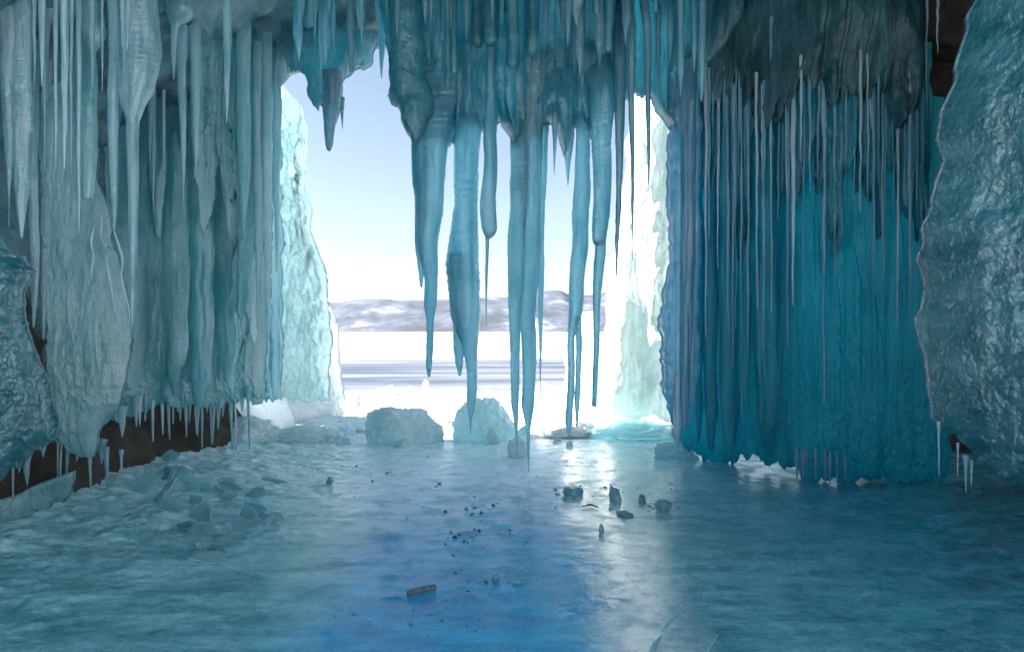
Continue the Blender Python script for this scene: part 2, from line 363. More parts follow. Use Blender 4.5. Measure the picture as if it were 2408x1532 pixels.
def floor_mat():
    m, n, l, out = nt_new('cave_floor_ice')
    v1 = coords(n, l, (1, 1, 1)); vs = coords(n, l, (.35, 1, 1))
    g = n.new('ShaderNodeNewGeometry'); sp = n.new('ShaderNodeSeparateXYZ'); l.new(g.outputs['Position'], sp.inputs[0])
    X, Y = sp.outputs[0], sp.outputs[1]
    warp = tex(n, l, v1, .9, 4, .6); warp2 = tex(n, l, vs, 5, 6, .65)
    # clear blue ice down the middle, the sky's reflection painted into its blue
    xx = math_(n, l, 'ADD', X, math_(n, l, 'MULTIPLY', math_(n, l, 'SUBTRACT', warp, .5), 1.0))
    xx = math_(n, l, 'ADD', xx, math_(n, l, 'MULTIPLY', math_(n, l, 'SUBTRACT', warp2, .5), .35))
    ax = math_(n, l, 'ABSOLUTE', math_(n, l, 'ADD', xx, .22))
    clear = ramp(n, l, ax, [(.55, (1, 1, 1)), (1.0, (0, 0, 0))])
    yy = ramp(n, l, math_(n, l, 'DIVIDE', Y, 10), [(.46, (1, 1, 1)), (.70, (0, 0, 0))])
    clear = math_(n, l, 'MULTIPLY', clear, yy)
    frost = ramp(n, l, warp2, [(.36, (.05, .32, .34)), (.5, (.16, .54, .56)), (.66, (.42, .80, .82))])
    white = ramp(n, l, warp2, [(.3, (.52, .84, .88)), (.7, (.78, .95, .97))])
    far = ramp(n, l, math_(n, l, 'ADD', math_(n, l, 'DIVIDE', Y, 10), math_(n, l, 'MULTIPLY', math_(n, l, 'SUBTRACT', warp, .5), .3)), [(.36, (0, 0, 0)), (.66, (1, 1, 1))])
    base = mixc(n, l, far, frost, white)  # whiter base towards the mouth stands in for daylight on the floor
    # darker teal ice towards the right wall
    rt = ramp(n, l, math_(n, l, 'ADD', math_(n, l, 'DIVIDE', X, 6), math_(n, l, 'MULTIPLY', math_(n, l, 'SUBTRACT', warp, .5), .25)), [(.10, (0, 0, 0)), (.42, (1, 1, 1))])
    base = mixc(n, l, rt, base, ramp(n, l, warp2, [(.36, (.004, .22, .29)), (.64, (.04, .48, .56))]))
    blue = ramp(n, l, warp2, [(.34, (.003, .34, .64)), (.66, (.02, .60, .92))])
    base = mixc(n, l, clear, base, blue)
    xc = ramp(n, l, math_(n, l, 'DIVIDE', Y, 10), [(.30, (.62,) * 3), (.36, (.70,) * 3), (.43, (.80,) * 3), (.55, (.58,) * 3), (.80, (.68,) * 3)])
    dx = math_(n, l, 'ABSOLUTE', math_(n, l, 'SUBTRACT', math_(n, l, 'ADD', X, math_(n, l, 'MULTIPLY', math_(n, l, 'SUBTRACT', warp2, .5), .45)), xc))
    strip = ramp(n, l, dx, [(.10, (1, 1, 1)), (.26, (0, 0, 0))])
    base = mixc(n, l, math_(n, l, 'MULTIPLY', strip, .8), base, ramp(n, l, tex(n, l, v1, 30, 5, .7), [(.3, (.42, .68, .72)), (.65, (.80, .92, .93))]))  # pale frosted strip paints the white column's reflection into the colour
    va = coords(n, l, (.16, 1, 1))
    scr = ramp(n, l, tex(n, l, va, 30, 5, .7, .5), [(.60, (0, 0, 0)), (.70, (1, 1, 1))])
    calm = math_(n, l, 'SUBTRACT', 1.0, math_(n, l, 'MULTIPLY', clear, .8))
    base = mixc(n, l, math_(n, l, 'MULTIPLY', math_(n, l, 'MULTIPLY', scr, .45), calm), base, (.62, .84, .88))
    mot = ramp(n, l, tex(n, l, v1, 13, 8, .72, .6), [(.40, (0, 0, 0)), (.64, (1, 1, 1))])
    base = mixc(n, l, math_(n, l, 'MULTIPLY', math_(n, l, 'MULTIPLY', mot, .35), calm), base, (.50, .78, .84))
    vd = n.new('ShaderNodeVectorMath'); vd.operation = 'ADD'; nz = n.new('ShaderNodeTexNoise'); nz.inputs['Scale'].default_value = 2.2; nz.inputs['Detail'].default_value = 5
    l.new(v1, nz.inputs['Vector']); l.new(v1, vd.inputs[0]); l.new(nz.outputs['Color'], vd.inputs[1])
    vo = n.new('ShaderNodeTexVoronoi'); vo.feature = 'DISTANCE_TO_EDGE'; vo.inputs['Scale'].default_value = .9; l.new(vd.outputs[0], vo.inputs['Vector'])
    crk = ramp(n, l, vo.outputs['Distance'], [(.0, (1, 1, 1)), (.012, (0, 0, 0))])
    crk = math_(n, l, 'MULTIPLY', crk, ramp(n, l, tex(n, l, v1, 1.7, 3), [(.48, (0, 0, 0)), (.58, (1, 1, 1))]))
    base = mixc(n, l, math_(n, l, 'MULTIPLY', crk, .45), base, (.70, .90, .94))
    grit = ramp(n, l, tex(n, l, v1, 46, 3, .6), [(.66, (0, 0, 0)), (.72, (1, 1, 1))])
    base = mixc(n, l, math_(n, l, 'MULTIPLY', grit, .45), base, (.03, .08, .10))
    fg = ramp(n, l, math_(n, l, 'ADD', math_(n, l, 'MULTIPLY', tex(n, l, v1, 42, 8, .8), .5), math_(n, l, 'MULTIPLY', tex(n, l, vs, 15, 8, .75, .6), .5)), [(.36, (.50, .56, .60)), (.5, (1, 1, 1)), (.64, (1.5, 1.4, 1.34))])
    mm = n.new('ShaderNodeMix'); mm.data_type = 'RGBA'; mm.blend_type = 'MULTIPLY'; mm.inputs[0].default_value = .9
    l.new(base, mm.inputs[6]); l.new(fg, mm.inputs[7]); base = mm.outputs[2]
    p = n.new('ShaderNodeBsdfPrincipled'); l.new(base, p.inputs['Base Color'])
    rg = ramp(n, l, tex(n, l, v1, 4.3, 7, .68, .5), [(.36, (.07,) * 3), (.48, (.16,) * 3), (.62, (.45,) * 3)]); l.new(rg, p.inputs['Roughness'])
    p.inputs['IOR'].default_value = 1.36
    bm = n.new('ShaderNodeBump'); bm.inputs['Strength'].default_value = .14; bm.inputs['Distance'].default_value = .012
    hh = math_(n, l, 'ADD', tex(n, l, v1, 26, 6, .65), math_(n, l, 'MULTIPLY', tex(n, l, v1, 70, 3, .6), .35))
    l.new(hh, bm.inputs['Height']); l.new(bm.outputs[0], p.inputs['Normal'])
    l.new(p.outputs[0], out.inputs[0]); return m
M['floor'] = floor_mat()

def lake_mat():
    m, n, l, out = nt_new('lake_ice_and_snow')
    vs = coords(n, l, (.05, .25, 1)); vf = coords(n, l, (.004, .02, 1))
    g = n.new('ShaderNodeNewGeometry'); sp = n.new('ShaderNodeSeparateXYZ'); l.new(g.outputs['Position'], sp.inputs[0])
    a = tex(n, l, vs, 1.6, 6, .6, .4); b = tex(n, l, vf, 1.2, 5, .6, .3)
    yl = math_(n, l, 'DIVIDE', sp.outputs[1], 100)
    band = ramp(n, l, math_(n, l, 'ADD', yl, math_(n, l, 'MULTIPLY', math_(n, l, 'SUBTRACT', a, .5), .12)), [(.34, (1, 1, 1)), (.44, (0, 0, 0))])
    strk = ramp(n, l, a, [(.40, (0, 0, 0)), (.74, (1, 1, 1))])
    far = ramp(n, l, b, [(.42, (0, 0, 0)), (.54, (1, 1, 1))])
    clear = math_(n, l, 'MULTIPLY', band, math_(n, l, 'SUBTRACT', 1.0, math_(n, l, 'MULTIPLY', strk, .45)))
    clear = math_(n, l, 'MAXIMUM', clear, math_(n, l, 'MULTIPLY', far, .6))
    near = ramp(n, l, math_(n, l, 'DIVIDE', sp.outputs[1], 20), [(.45, (0, 0, 0)), (.55, (1, 1, 1))])
    clear = math_(n, l, 'MULTIPLY', clear, near)  # ground near and behind the camera kept snow white to bounce light inside
    col = mixc(n, l, clear, (.84, .86, .90), (.060, .075, .115))
    p = n.new('ShaderNodeBsdfPrincipled'); l.new(col, p.inputs['Base Color'])
    l.new(ramp(n, l, clear, [(0, (.8,) * 3), (1, (.35,) * 3)]), p.inputs['Roughness'])
    l.new(p.outputs[0], out.inputs[0]); return m
M['lake'] = lake_mat()

def hill_mat():
    m, n, l, out = nt_new('forest_and_snow_hills')
    v = coords(n, l, (.0016, .0016, .004)); v2 = coords(n, l, (.012, .012, .02))
    a = tex(n, l, v, 1.0, 7, .62, .6); b = tex(n, l, v2, 1, 5, .7)
    f = math_(n, l, 'ADD', math_(n, l, 'MULTIPLY', a, .75), math_(n, l, 'MULTIPLY', b, .3))
    col = ramp(n, l, f, [(.46, (.035, .05, .07)), (.58, (.11, .13, .18)), (.68, (.50, .52, .58))])
    p = n.new('ShaderNodeBsdfPrincipled'); l.new(col, p.inputs['Base Color']); p.inputs['Roughness'].default_value = .9
    l.new(p.outputs[0], out.inputs[0]); return m
M['hills'] = hill_mat()

def plain(name, a, b, rough=.7, scale=30):
    m, n, l, out = nt_new(name); v = coords(n, l, (1, 1, 1))
    p = n.new('ShaderNodeBsdfPrincipled'); l.new(ramp(n, l, tex(n, l, v, scale, 5), [(.35, a), (.65, b)]), p.inputs['Base Color'])
    p.inputs['Roughness'].default_value = rough; l.new(p.outputs[0], out.inputs[0]); return m
M['grit'] = plain('dark_grit', (.02, .04, .05), (.08, .12, .13), .5)
M['wood'] = plain('brown_twig_bark', (.05, .03, .02), (.16, .10, .06))
M['bark'] = plain('grey_weathered_bark', (.05, .075, .085), (.14, .19, .21))

def slab(name, pos, w, h, thick, rot, mat, seed, parent=None):
    g = np.random.default_rng(seed); k = int(g.integers(5, 8))
    a = np.sort((np.arange(k) + g.uniform(-.3, .3, k)) * 2 * math.pi / k); r = g.uniform(.65, 1.1, k)
    m = 4; A = []
    for i in range(k):                      # straight broken edges with small chips
        p0 = np.array([math.cos(a[i]) * r[i] * w, math.sin(a[i]) * r[i] * h]); j = (i + 1) % k
        p1 = np.array([math.cos(a[j]) * r[j] * w, math.sin(a[j]) * r[j] * h])
        for q in range(m): A.append(p0 + (p1 - p0) * q / m + g.normal(size=2) * .025 * min(w, h))
    A = np.array(A); n = len(A); rings = []
    for sc_, zz in ((.0, 1), (.5, 1.02), (.93, 1), (1, .7), (1.0, -.7), (.93, -1), (.5, -1.02), (0, -1)):
        q = np.c_[A * sc_, np.full(n, zz * thick / 2)]; q[:, 2] += thick * .25 * noise(q[:, 0] / .05, q[:, 1] / .05, zz, seed); rings.append(q)
    V = np.vstack(rings)
    from mathutils import Euler
    V = V @ np.array(Euler(rot).to_matrix()).T + np.asarray(pos, float)
    return mesh(name, V, grid_faces(8, n, True)[:, ::-1], mat, parent, False)

# ------------------------------------------------------------------ setting
def sx_grid(a, b, n, r=1.0): return np.linspace(a, b, n)
def floor_z(X, Y):
    z = .008 * fbm(X / 1.6, Y / 1.4, 0, 71, 3) + .0022 * fbm(X / .10, Y / .09, 0, 73, 4, .6)
    left = np.clip((-X - 1.15 - .25 * noise(Y / .7, 3, 0, 5)) / 1.6, 0, 1) * np.clip((Y - 2.4) / 1.2, 0, 1)
    z = z + left * (.085 * np.abs(fbm(X / .40 + Y / .9, Y / .24, 0, 75, 6, .62)) + .03 * left)          # broken, heaped ice by the left wall
    z = z + .06 * np.clip((-X - 2.9) / .9, 0, 1) ** 1.5 + .12 * np.clip((X - 3.0) / 1.0, 0, 1)
    return z
def build_floor():
    xs = np.concatenate([np.linspace(-9, -4.4, 20)[:-1], np.linspace(-4.4, 4.4, 480), np.linspace(4.4, 9, 20)[1:]])
    ys = np.concatenate([np.linspace(1.6, 2.3, 10)[:-1], np.linspace(2.3, 9.7, 420)])
    X, Y = np.meshgrid(xs, ys)
    Z = floor_z(X, Y) - .12 * np.clip((Y - 8.9) / .8, 0, 1)
    V = np.stack([X, Y, Z], -1).reshape(-1, 3)
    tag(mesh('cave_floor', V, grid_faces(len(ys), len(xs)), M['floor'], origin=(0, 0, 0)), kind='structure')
build_floor()

def build_lake():
    s = np.concatenate([-np.geomspace(8400, 12, 26), np.linspace(-10, 10, 11), np.geomspace(12, 8400, 26)])
    y = np.concatenate([-np.geomspace(2700, 12, 16), np.linspace(-10, 10, 11), np.geomspace(12, 8400, 40)])
    X, Y = np.meshgrid(s, y)
    tag(mesh('lake', np.stack([X, Y, X * 0 - .10], -1).reshape(-1, 3), grid_faces(len(y), len(s)), M['lake'], origin=(0, 0, -.1)), kind='structure')
build_lake()

def build_snow():
    xs = np.linspace(-8, 8, 420); ys = np.linspace(8.9, 18.5, 260)
    X, Y = np.meshgrid(xs, ys)
    e = np.clip((Y - 8.9) / .5, 0, 1) * np.clip((17.6 + .9 * noise(X / 1.1, 0, 0, 4) + .4 * noise(X / .35, 0, 0, 6) - Y) / .8, 0, 1)
    Z = -.16 + e * (.14 + .10 * fbm(X / 1.5, Y / 1.1, 0, 31, 3) + .13 * np.maximum(0, fbm(X / .55, Y / .5, 0, 33, 4, .6)) ** 1.2 + .03 * fbm(X / .16, Y / .16, 0, 34, 3))
    tag(mesh('snow_bank', np.stack([X, Y, Z], -1).reshape(-1, 3), grid_faces(len(ys), len(xs)), M['snow'], origin=(0, 9, 0)), kind='structure')
build_snow()

def build_hills():
    D = 5200.
    xs = np.linspace(-4200, 4200, 420); t = np.linspace(0, 1, 90)
    X, T = np.meshgrid(xs, t)
    px = 1204 + X / D * F
    crest = np.interp(px, [300, 780, 900, 1060, 1200, 1330, 1400, 1700, 2400], [716, 704, 700, 694, 688, 681, 683, 690, 700])
    hh = (780 - crest) / F * D * 1.0
    Y = D - 500 + T * 1500
    prof = np.interp(T, [0, .12, .5, .72, 1], [0, .16, .85, 1.0, .9])
    gul = np.abs(fbm(X / 520 + .3 * T, T * 1.3, 0, 91, 5))
    Z = hh * prof * (1 + T * .0) * (.95 + .05 * np.tanh(3 * noise(X / 300, 0, 0, 93))) - 60 * gul * np.sin(np.clip(T / .72, 0, 1) * math.pi)
    Z = Z * (Y / D) - .1
    tag(mesh('hills', np.stack([X, Y, Z], -1).reshape(-1, 3), grid_faces(len(t), len(xs)), M['hills'], origin=(0, D, 0)), kind='structure')
build_hills()

def build_cave():
    ys = np.linspace(2.8, 8.45, 150); nt = 420
    s = np.linspace(0, 1, nt)
    ang = math.pi * (1 - s)
    Y = ys[:, None]; A = ang[None, :]
    a_l = np.interp(ys, [-7, 2, 5, 7.4, 8.3, 8.7], [3.6, 4.1, 4.15, 4.0, 3.75, 3.7])[:, None]
    a_r = np.interp(ys, [-7, 2, 4, 6, 7.4, 8.7], [3.8, 4.5, 5.1, 5.1, 4.7, 4.2])[:, None]
    zc = np.interp(ys, [3.7, 4.5, 6, 7.0, 8.7], [4.5, 4.7, 5.05, 5.2, 5.3])[:, None]
    ca, sa = np.cos(A), np.sin(A)
    X = np.where(ca < 0, a_l, a_r) * np.sign(ca) * np.abs(ca) ** .55
    Z = zc * np.abs(sa) ** .55 - .2
    n1 = fbm(X / 1.1, Y / 1.1, Z / 1.1, 101, 4); n2 = fbm(X / .3, Y / .3, Z / .3, 103, 4, .55)
    rdg = 1 - 2 * np.abs(fbm(X / .8 + .6 * Y, Y / .8, Z / .5, 105, 3))
    k = .28 * n1 + .09 * n2 + .10 * rdg
    cx = X * 0 + .1
    L = np.sqrt((X - cx) ** 2 + (Z - 1.5) ** 2)
    X = X - (X - cx) / L * k; Z = Z - (Z - 1.5) / L * k
    # a low rock bank at the foot of the left wall
    bank = np.clip((.75 - Z) / .75, 0, 1) * (X < 0)
    X = X + bank * .45
    endy = np.where(ca < 0, .995 - .06 * sa, 1 - .27 * np.clip(sa, 0, 1) ** 3); YY = 3.1 + (Y - 2.8) * endy + 0 * X
    tag(mesh('cave_rock', np.stack([X, YY, Z], -1).reshape(-1, 3), grid_faces(len(ys), nt), M['rock'], origin=(0, 0, 0)), kind='structure')
build_cave()
def build_shade_cliffs():  # unseen walls added: the left blocks the sun, the right dims its side
    ys = np.linspace(.6, 3.75, 70); zs = np.linspace(-.3, 8.5, 100)
    Y, Z = np.meshgrid(ys, zs)
    n = fbm(0, Y / 1.1, Z / 1.1, 111, 5)
    for sg, x0 in ((-1, 4.0), (1, 4.4)):
        yy = Y if sg < 0 else Y
        X = sg * (x0 - .3 * n - (.35 if sg > 0 else .1) * np.clip(Z - 3, 0, 9))
        tag(mesh('shade_cliff', np.stack([X, yy, Z], -1).reshape(-1, 3), grid_faces(len(zs), len(ys)), M['rock'], origin=(sg * 4, 0, 0)), kind='structure')
build_shade_cliffs()
def build_light_banks():
    t = np.linspace(0, 1, 110); zs = np.linspace(-.3, 6.5, 90)
    T, Z = np.meshgrid(t, zs)
    X = 3.5 + 5.5 * T; Y = 9.3 + 4.5 * T ** 1.4  # unseen sunlit cliff added to bounce light into the mouth
    n = .5 * fbm(X / .9, Y / .9, Z / 1.6, 121, 5) + .25 * pipes(X + Y, Z, .5, 123)
    X = X - n; Y = Y + .4 * n; X = X + .12 * np.clip(Z, 0, 9)
    tag(mesh('bounce_cliff', np.stack([X, Y, Z], -1).reshape(-1, 3), grid_faces(len(zs), len(t)), M['snow'], origin=(5, 10, 0)), kind='structure')
    # a low bank added outside on the left to shade the heaps at the mouth
    xs = np.linspace(-7, -3.2, 80); ys = np.linspace(8.5, 11.6, 80); X, Y = np.meshgrid(xs, ys)
    pk = np.clip(1 - np.abs(X + 4.6) / 1.4, 0, 1) ** .6 * np.clip((Y - 8.5) / .3, 0, 1) * np.clip((11.6 - Y) / .9, 0, 1) ** .5
    Z = -.15 + pk * (1.75 + .45 * fbm(X / .8, Y / .8, 0, 131, 4) + .2 * np.abs(fbm(X / .25, Y / .25, 0, 133, 3)))
    tag(mesh('shade_bank', np.stack([X, Y, Z], -1).reshape(-1, 3), grid_faces(len(ys), len(xs)), M['snow'], origin=(-4.6, 10, 0)), kind='structure')
    # unseen snow slope added behind the camera to bounce sun into the cave
    xs = np.linspace(3.5, 22, 60); ys = np.linspace(-16, .4, 60); X, Y = np.meshgrid(xs, ys)
    Z = -.15 + np.clip(X - 4.2 + .4 * fbm(X / 2, Y / 2, 0, 125, 3), 0, 8) * .75 * np.clip((.4 - Y) / 1.5, 0, 1) + .1 * fbm(X, Y, 0, 127, 4)
    tag(mesh('bounce_slope', np.stack([X, Y, Z], -1).reshape(-1, 3), grid_faces(len(ys), len(xs)), M['snow'], origin=(8, -6, 0)), kind='structure')
build_light_banks()

# ------------------------------------------------------------------ left ice
dl = [(-200, 4.2), (0, 4.6), (640, 8.5), (800, 8.9)]
def DL(x, k=0.): return float(poly(dl, x)) + k

c = sheet('ice_mass', [(-60, 395), (0, 420), (40, 560), (72, 600)], [(-60, 1140), (0, 1120), (60, 1085), (130, 1020)],
      [(390, -60), (1140, -60)], [(390, 4), (430, 10), (560, 42), (635, 72), (725, 48), (790, 66), (900, 112), (1000, 132), (1130, 128)],
      [(-60, 4.45), (140, 4.75)], .16, M['crystal'], low=(.10, .30, .5), bump=(.05, .09, .12), teeth=(26, 30), seed=3, rough_low=.05, edge=4)
tag(c, 'knobbly glassy ice mass bulging in along the left edge above the brown rock', 'ice formation')

L1 = sheet('ice_curtain', [(80, 230), (230, 190), (320, 300)], [(90, 1010), (121, 1030), (180, 1072), (255, 1070), (275, 1000), (330, 960)],
      [(190, 84), (260, 88), (500, 112), (760, 116), (1000, 120), (1100, 122)],
      [(190, 232), (300, 230), (420, 226), (480, 248), (560, 266), (690, 300), (800, 312), (880, 296), (930, 284), (1000, 262), (1100, 258)],
      [(80, 5.15), (320, 6.0)], .14, M['grey'], pipe=(.045, .22), low=(.05, .4, 2.2), bump=(.008, .05, .14), crust=(.014, .10), teeth=(14, 24), seed=5, rough_low=.07, pend=(1.9, 1.0))
tag(L1, 'broad grey-teal ice curtain with looping white drip ridges on its right edge', 'ice curtain')
for xs, w in (((222, 216, 214, 220, 216, 214), 4), ((232, 240, 236, 248, 262), 3), ((262, 276, 290, 284, 296, 306, 298), 4), ((246, 256, 264, 270, 282), 3)):
    y0 = random.uniform(470, 640); st_ = random.uniform(24, 48); pts = [P(x, y0 + k * st_ + random.uniform(-6, 6), poly([(80, 5.15), (320, 6.0)], x) - .135 + random.uniform(0, .03)) for k, x in enumerate(xs)]
    tube('drip_ridge', pts, [w * .2 / F * 5.6, w * .8 / F * 5.6, w * .5 / F * 5.6, w * .75 / F * 5.6, w * .2 / F * 5.6], M['thin'], L1)

for k, (x0, x1, y1) in enumerate([(30, 74, 560), (64, 92, 770), (88, 118, 800)]):
    o = icicle('ice_column', 4.75 + .25 * k, [(-140, x0 - 3, x1 + 2), (100, x0, x1 + 2), (260, x0 + 2, x1), (y1 - 120, x0 + 8, x1 - 3), (y1, (x0 + x1) / 2 - 3, (x0 + x1) / 2 + 3)], M['greyicicle'], flute=.3)
    tag(o, ['broad grey ice column hanging left of the dark slot at the left edge', 'narrow grey ice column nearest the dark slot on its left side', 'grey ice column tucked against the left edge of the broad curtain'][k], 'ice column')

L2 = sheet('ice_curtain', [(225, 60), (400, 100), (620, 130), (660, 150)], [(225, 1000), (270, 985), (320, 958), (400, 952), (470, 962), (530, 952), (600, 935), (660, 940)],
      [(50, 240), (400, 244), (1000, 258)], [(50, 640), (400, 640), (800, 632), (1000, 618)],
      [(225, 6.3), (400, 7.0), (660, 8.35)], .10, M['teal'], pipe=(.16, .30), low=(.10, .6, 1.6), bump=(.012, .05, .12), teeth=(12, 20), seed=9, rough_low=.09, pend=(3.0, .7))
tag(L2, 'wide teal ice curtain between the grey curtain and the crusty opening column', 'ice curtain')
for (x0, x1, yt, yb, dd) in ((380, 440, 350, 930, .16), (440, 500, 120, 960, .22), (505, 560, 270, 900, .14), (356, 392, 240, 560, .18), (545, 585, 400, 720, .18)):
    xm = (x0 + x1) / 2; d = float(poly([(225, 6.3), (400, 7.0), (660, 8.35)], xm)) - dd
    icicle('rib', d, [(yt - 40, xm - 6, xm + 6), (yt + 40, x0 + 6, x1 - 6), ((yt + yb) / 2, x0, x1), (yb - 80, x0 + 6, x1 - 4), (yb, xm - 4, xm + 4)], M['teal'], L2, flute=.35, flat=.6, ripple=.02)

# hanging lobes and long icicles in front of the left wall (x_tip, rows)
LOBES = [
 ('icicle', 5.0, [(-150, 186, 246), (30, 184, 246), (75, 190, 248), (105, 206, 240), (125, 215, 224), (172, 217, 221)], 'greyicicle', 'short pointed grey lobe hanging above the broad left curtain'),
 ('ice_column', 5.3, [(-150, 150, 226), (60, 150, 224), (95, 174, 226), (180, 178, 230), (262, 182, 230), (270, 184, 230), (400, 190, 226), (470, 196, 216)], 'grey', 'grey ice slab with a stepped edge hanging above the broad left curtain'),
 ('icicle', 5.15, [(-150, 280, 372), (40, 285, 376), (150, 284, 372), (205, 284, 362), (235, 281, 345), (262, 290, 338), (284, 299, 326), (320, 300, 325), (560, 302, 322), (700, 305, 316), (778, 309, 311)], 'greyicicle', 'longest left icicle, a broad bulb narrowing to a straight pale spike'),
 ('icicle', 4.9, [(-150, 256, 282), (60, 256, 281), (300, 257, 279), (420, 261, 277), (500, 264, 274), (548, 267, 270)], 'greyicicle', 'straight pale icicle just left of the bulbous longest one'),
 ('icicle', 4.7, [(-150, -6, 36), (120, 0, 34), (300, 8, 32), (400, 14, 28), (463, 20, 23)], 'greyicicle', 'long pale icicle against the left edge, tip above the glassy mass'),
 ('icicle', 5.0, [(-150, 70, 92), (30, 72, 88), (130, 78, 80)], 'greyicicle', 'short thin icicle at top left beside the paired grey one'),
 ('icicle', 4.95, [(-150, 88, 138), (20, 90, 128), (50, 96, 118), (150, 94, 110), (256, 99, 101)], 'greyicicle', 'pale icicle flaring at its root in the upper left corner'),
 ('icicle', 5.8, [(-120, 394, 460), (30, 396, 456), (48, 402, 446), (60, 404, 420), (130, 403, 413), (186, 407, 409)], 'greyicicle', 'flared lobe with a thin spike right of the dark ceiling gap'),
 ('icicle', 6.0, [(60, 418, 440), (200, 420, 437), (330, 424, 436), (420, 427, 434), (484, 429, 431)], 'greyicicle', 'slender pale icicle beside the tall ribbed left column'),
 ('icicle', 6.2, [(20, 446, 474), (160, 450, 472), (300, 454, 468), (410, 459, 461)], 'greyicicle', 'pale icicle lying along the frosted upper left column'),
 ('icicle', 6.0, [(-120, 524, 546), (40, 525, 544), (160, 527, 542), (240, 530, 538), (290, 532, 534)], 'greyicicle', 'single spike over the frosty upper left wall'),
 ('icicle', 6.4, [(200, 344, 362), (300, 348, 358), (390, 352, 354)], 'greyicicle', 'tiny icicle above the dark notch in the teal curtain'),
]
for nm, d, prof, mt, lab in LOBES:
    o = icicle(nm, d, prof, M[mt], flute=.22); tag(o, lab, 'icicle' if nm == 'icicle' else 'ice column', 'hanging ice along the left wall')

g5 = random.Random(9)
for q in range(46):
    x = g5.uniform(4, 640); y1 = g5.choice((g5.uniform(60, 220), g5.uniform(180, 420), g5.uniform(300, 560))); w = g5.uniform(7, 17) * (1 if q % 5 else 1.8)
    d = DL(x, -.35) if x > 300 else g5.uniform(4.7, 5.0); k1 = g5.uniform(.2, .6)
    o = icicle('icicle', d, [(-150, x - w * .75, x + w * .75), (y1 * k1 - 60, x - w * .5, x + w * .5), (y1 * .75, x - w * .28 + 1, x + w * .28 + 1), (y1, x - .8, x + .8)], M['greyicicle' if q % 3 else 'thin'], flute=.22)
    tag(o, None, 'icicle', 'slim icicles hanging before the left wall'); serial(o, 'left', x)
fr = sheet('ice_curtain', [(430, -40), (680, -20)], [(430, 140), (480, 560), (530, 300), (560, 560), (600, 780), (640, 760), (680, 200)],
      [(-60, 440), (800, 450)], [(-60, 690), (60, 690), (180, 672), (230, 655), (600, 646), (800, 640)],
      [(430, 6.5), (690, 7.9)], .08, M['teal'], pipe=(.10, .16), low=(.06, .4, 1.2), bump=(.022, .035, .05), teeth=(80, 34), seed=13)
tag(fr, 'frosty pointed drapery hanging over the top of the teal left curtain', 'ice curtain')
for (x0, x1, yt, yb, dd) in ((556, 590, -40, 560, .22), (596, 616, 100, 775, .20), (618, 640, 80, 832, .24), (640, 662, 60, 640, .10)):
    xm = (x0 + x1) / 2
    icicle('rib', float(poly([(430, 6.5), (690, 7.9)], xm)) - dd, [(yt, x0, x1), ((yt + yb) * .5, x0 + 1, x1 - 1), (yb - 140, x0 + 5, x1 - 5), (yb, xm - 2, xm + 2)], M['greyicicle'] if xm > 595 else M['teal'], fr, flute=.25, ripple=.08)

o = sheet('ice_curtain', [(560, 600), (600, 430), (640, 260), (672, 230)], [(560, 925), (600, 945), (640, 936), (672, 930)], [(220, 640), (420, 606), (640, 584), (950, 566)], [(220, 656), (420, 660), (700, 668), (960, 664)], [(560, 8.0), (672, 8.5)], .06, M['frosted'], pipe=(.09, .11), low=(.06, .4, .9), bump=(.015, .05, .09), teeth=(16, 14), seed=93, rough_low=.06, crust=(.03, .12))
tag(o, 'frosted pale cyan drapery linking the teal curtain to the crusty opening column', 'ice curtain')
L5 = sheet('ice_column', [(600, 330), (650, 215), (690, 195), (735, 250), (790, 560)], [(600, 940), (640, 930), (690, 935), (720, 945), (760, 948), (790, 940)],
      [(190, 644), (500, 640), (900, 604), (960, 600)], [(190, 690), (215, 702), (255, 733), (440, 725), (540, 733), (590, 752), (650, 770), (720, 776), (800, 779), (900, 776), (960, 768)],
      [(600, 8.7), (790, 9.05)], .22, M['crust'], pipe=(.06, .22), low=(.12, .5, .9), bump=(.05, .04, .07), teeth=(10, 16), seed=17, crust=(.11, .11), pend=(2.8, 1.2), edge=3)
tag(L5, 'crusty pale ice column at the left side of the sunlit opening', 'ice column')

o = sheet('ice_column', [(770, 720), (805, 760)], [(770, 940), (805, 935)], [(700, 770), (940, 768)], [(700, 786), (760, 800), (850, 798), (940, 812)], [(770, 11), (805, 11)], .25, M['whiteice'], seed=19, step=3)
tag(o, 'narrow white ice pillar outside, peeping past the crusty left column', 'ice column')

# fringe along the foot of the left ice: (x, y_top, y_tip, width)
FR = [(80, 380, 650, 14), (112, 250, 420, 34), (165, 330, 500, 40), (262, 240, 330, 40), (345, 250, 530, 13), (365, 260, 548, 13), (402, 260, 512, 22), (470, 250, 350, 34), (537, 290, 556, 24), (600, 260, 370, 40), (640, 300, 524, 26), (727, 320, 472, 18), (690, 40, 120, 20), (735, 60, 208, 40),
      (812, 0, 148, 30), (836, 0, 140, 22), (872, -10, 110, 18), (912, -20, 236, 18), (970, -30, 195, 22), (1008, -30, 222, 24), (1036, -30, 130, 14), (1076, -30, 110, 20), (1110, -30, 210, 26), (1140, -30, 120, 20), (1167, -40, 190, 20), (1188, -40, 200, 24), (1210, -50, 280, 18), (1258, -40, 252, 14), (1281, -40, 248, 20), (1312, -40, 165, 30), (1382, -50, 286, 22), (1408, -50, 292, 16), (1486, -60, 290, 20), (1450, -60, 60, 30), (1340, -50, 90, 30), (1240, -50, 60, 30), (1060, -40, 60, 26), (890, -20, 60, 22)]
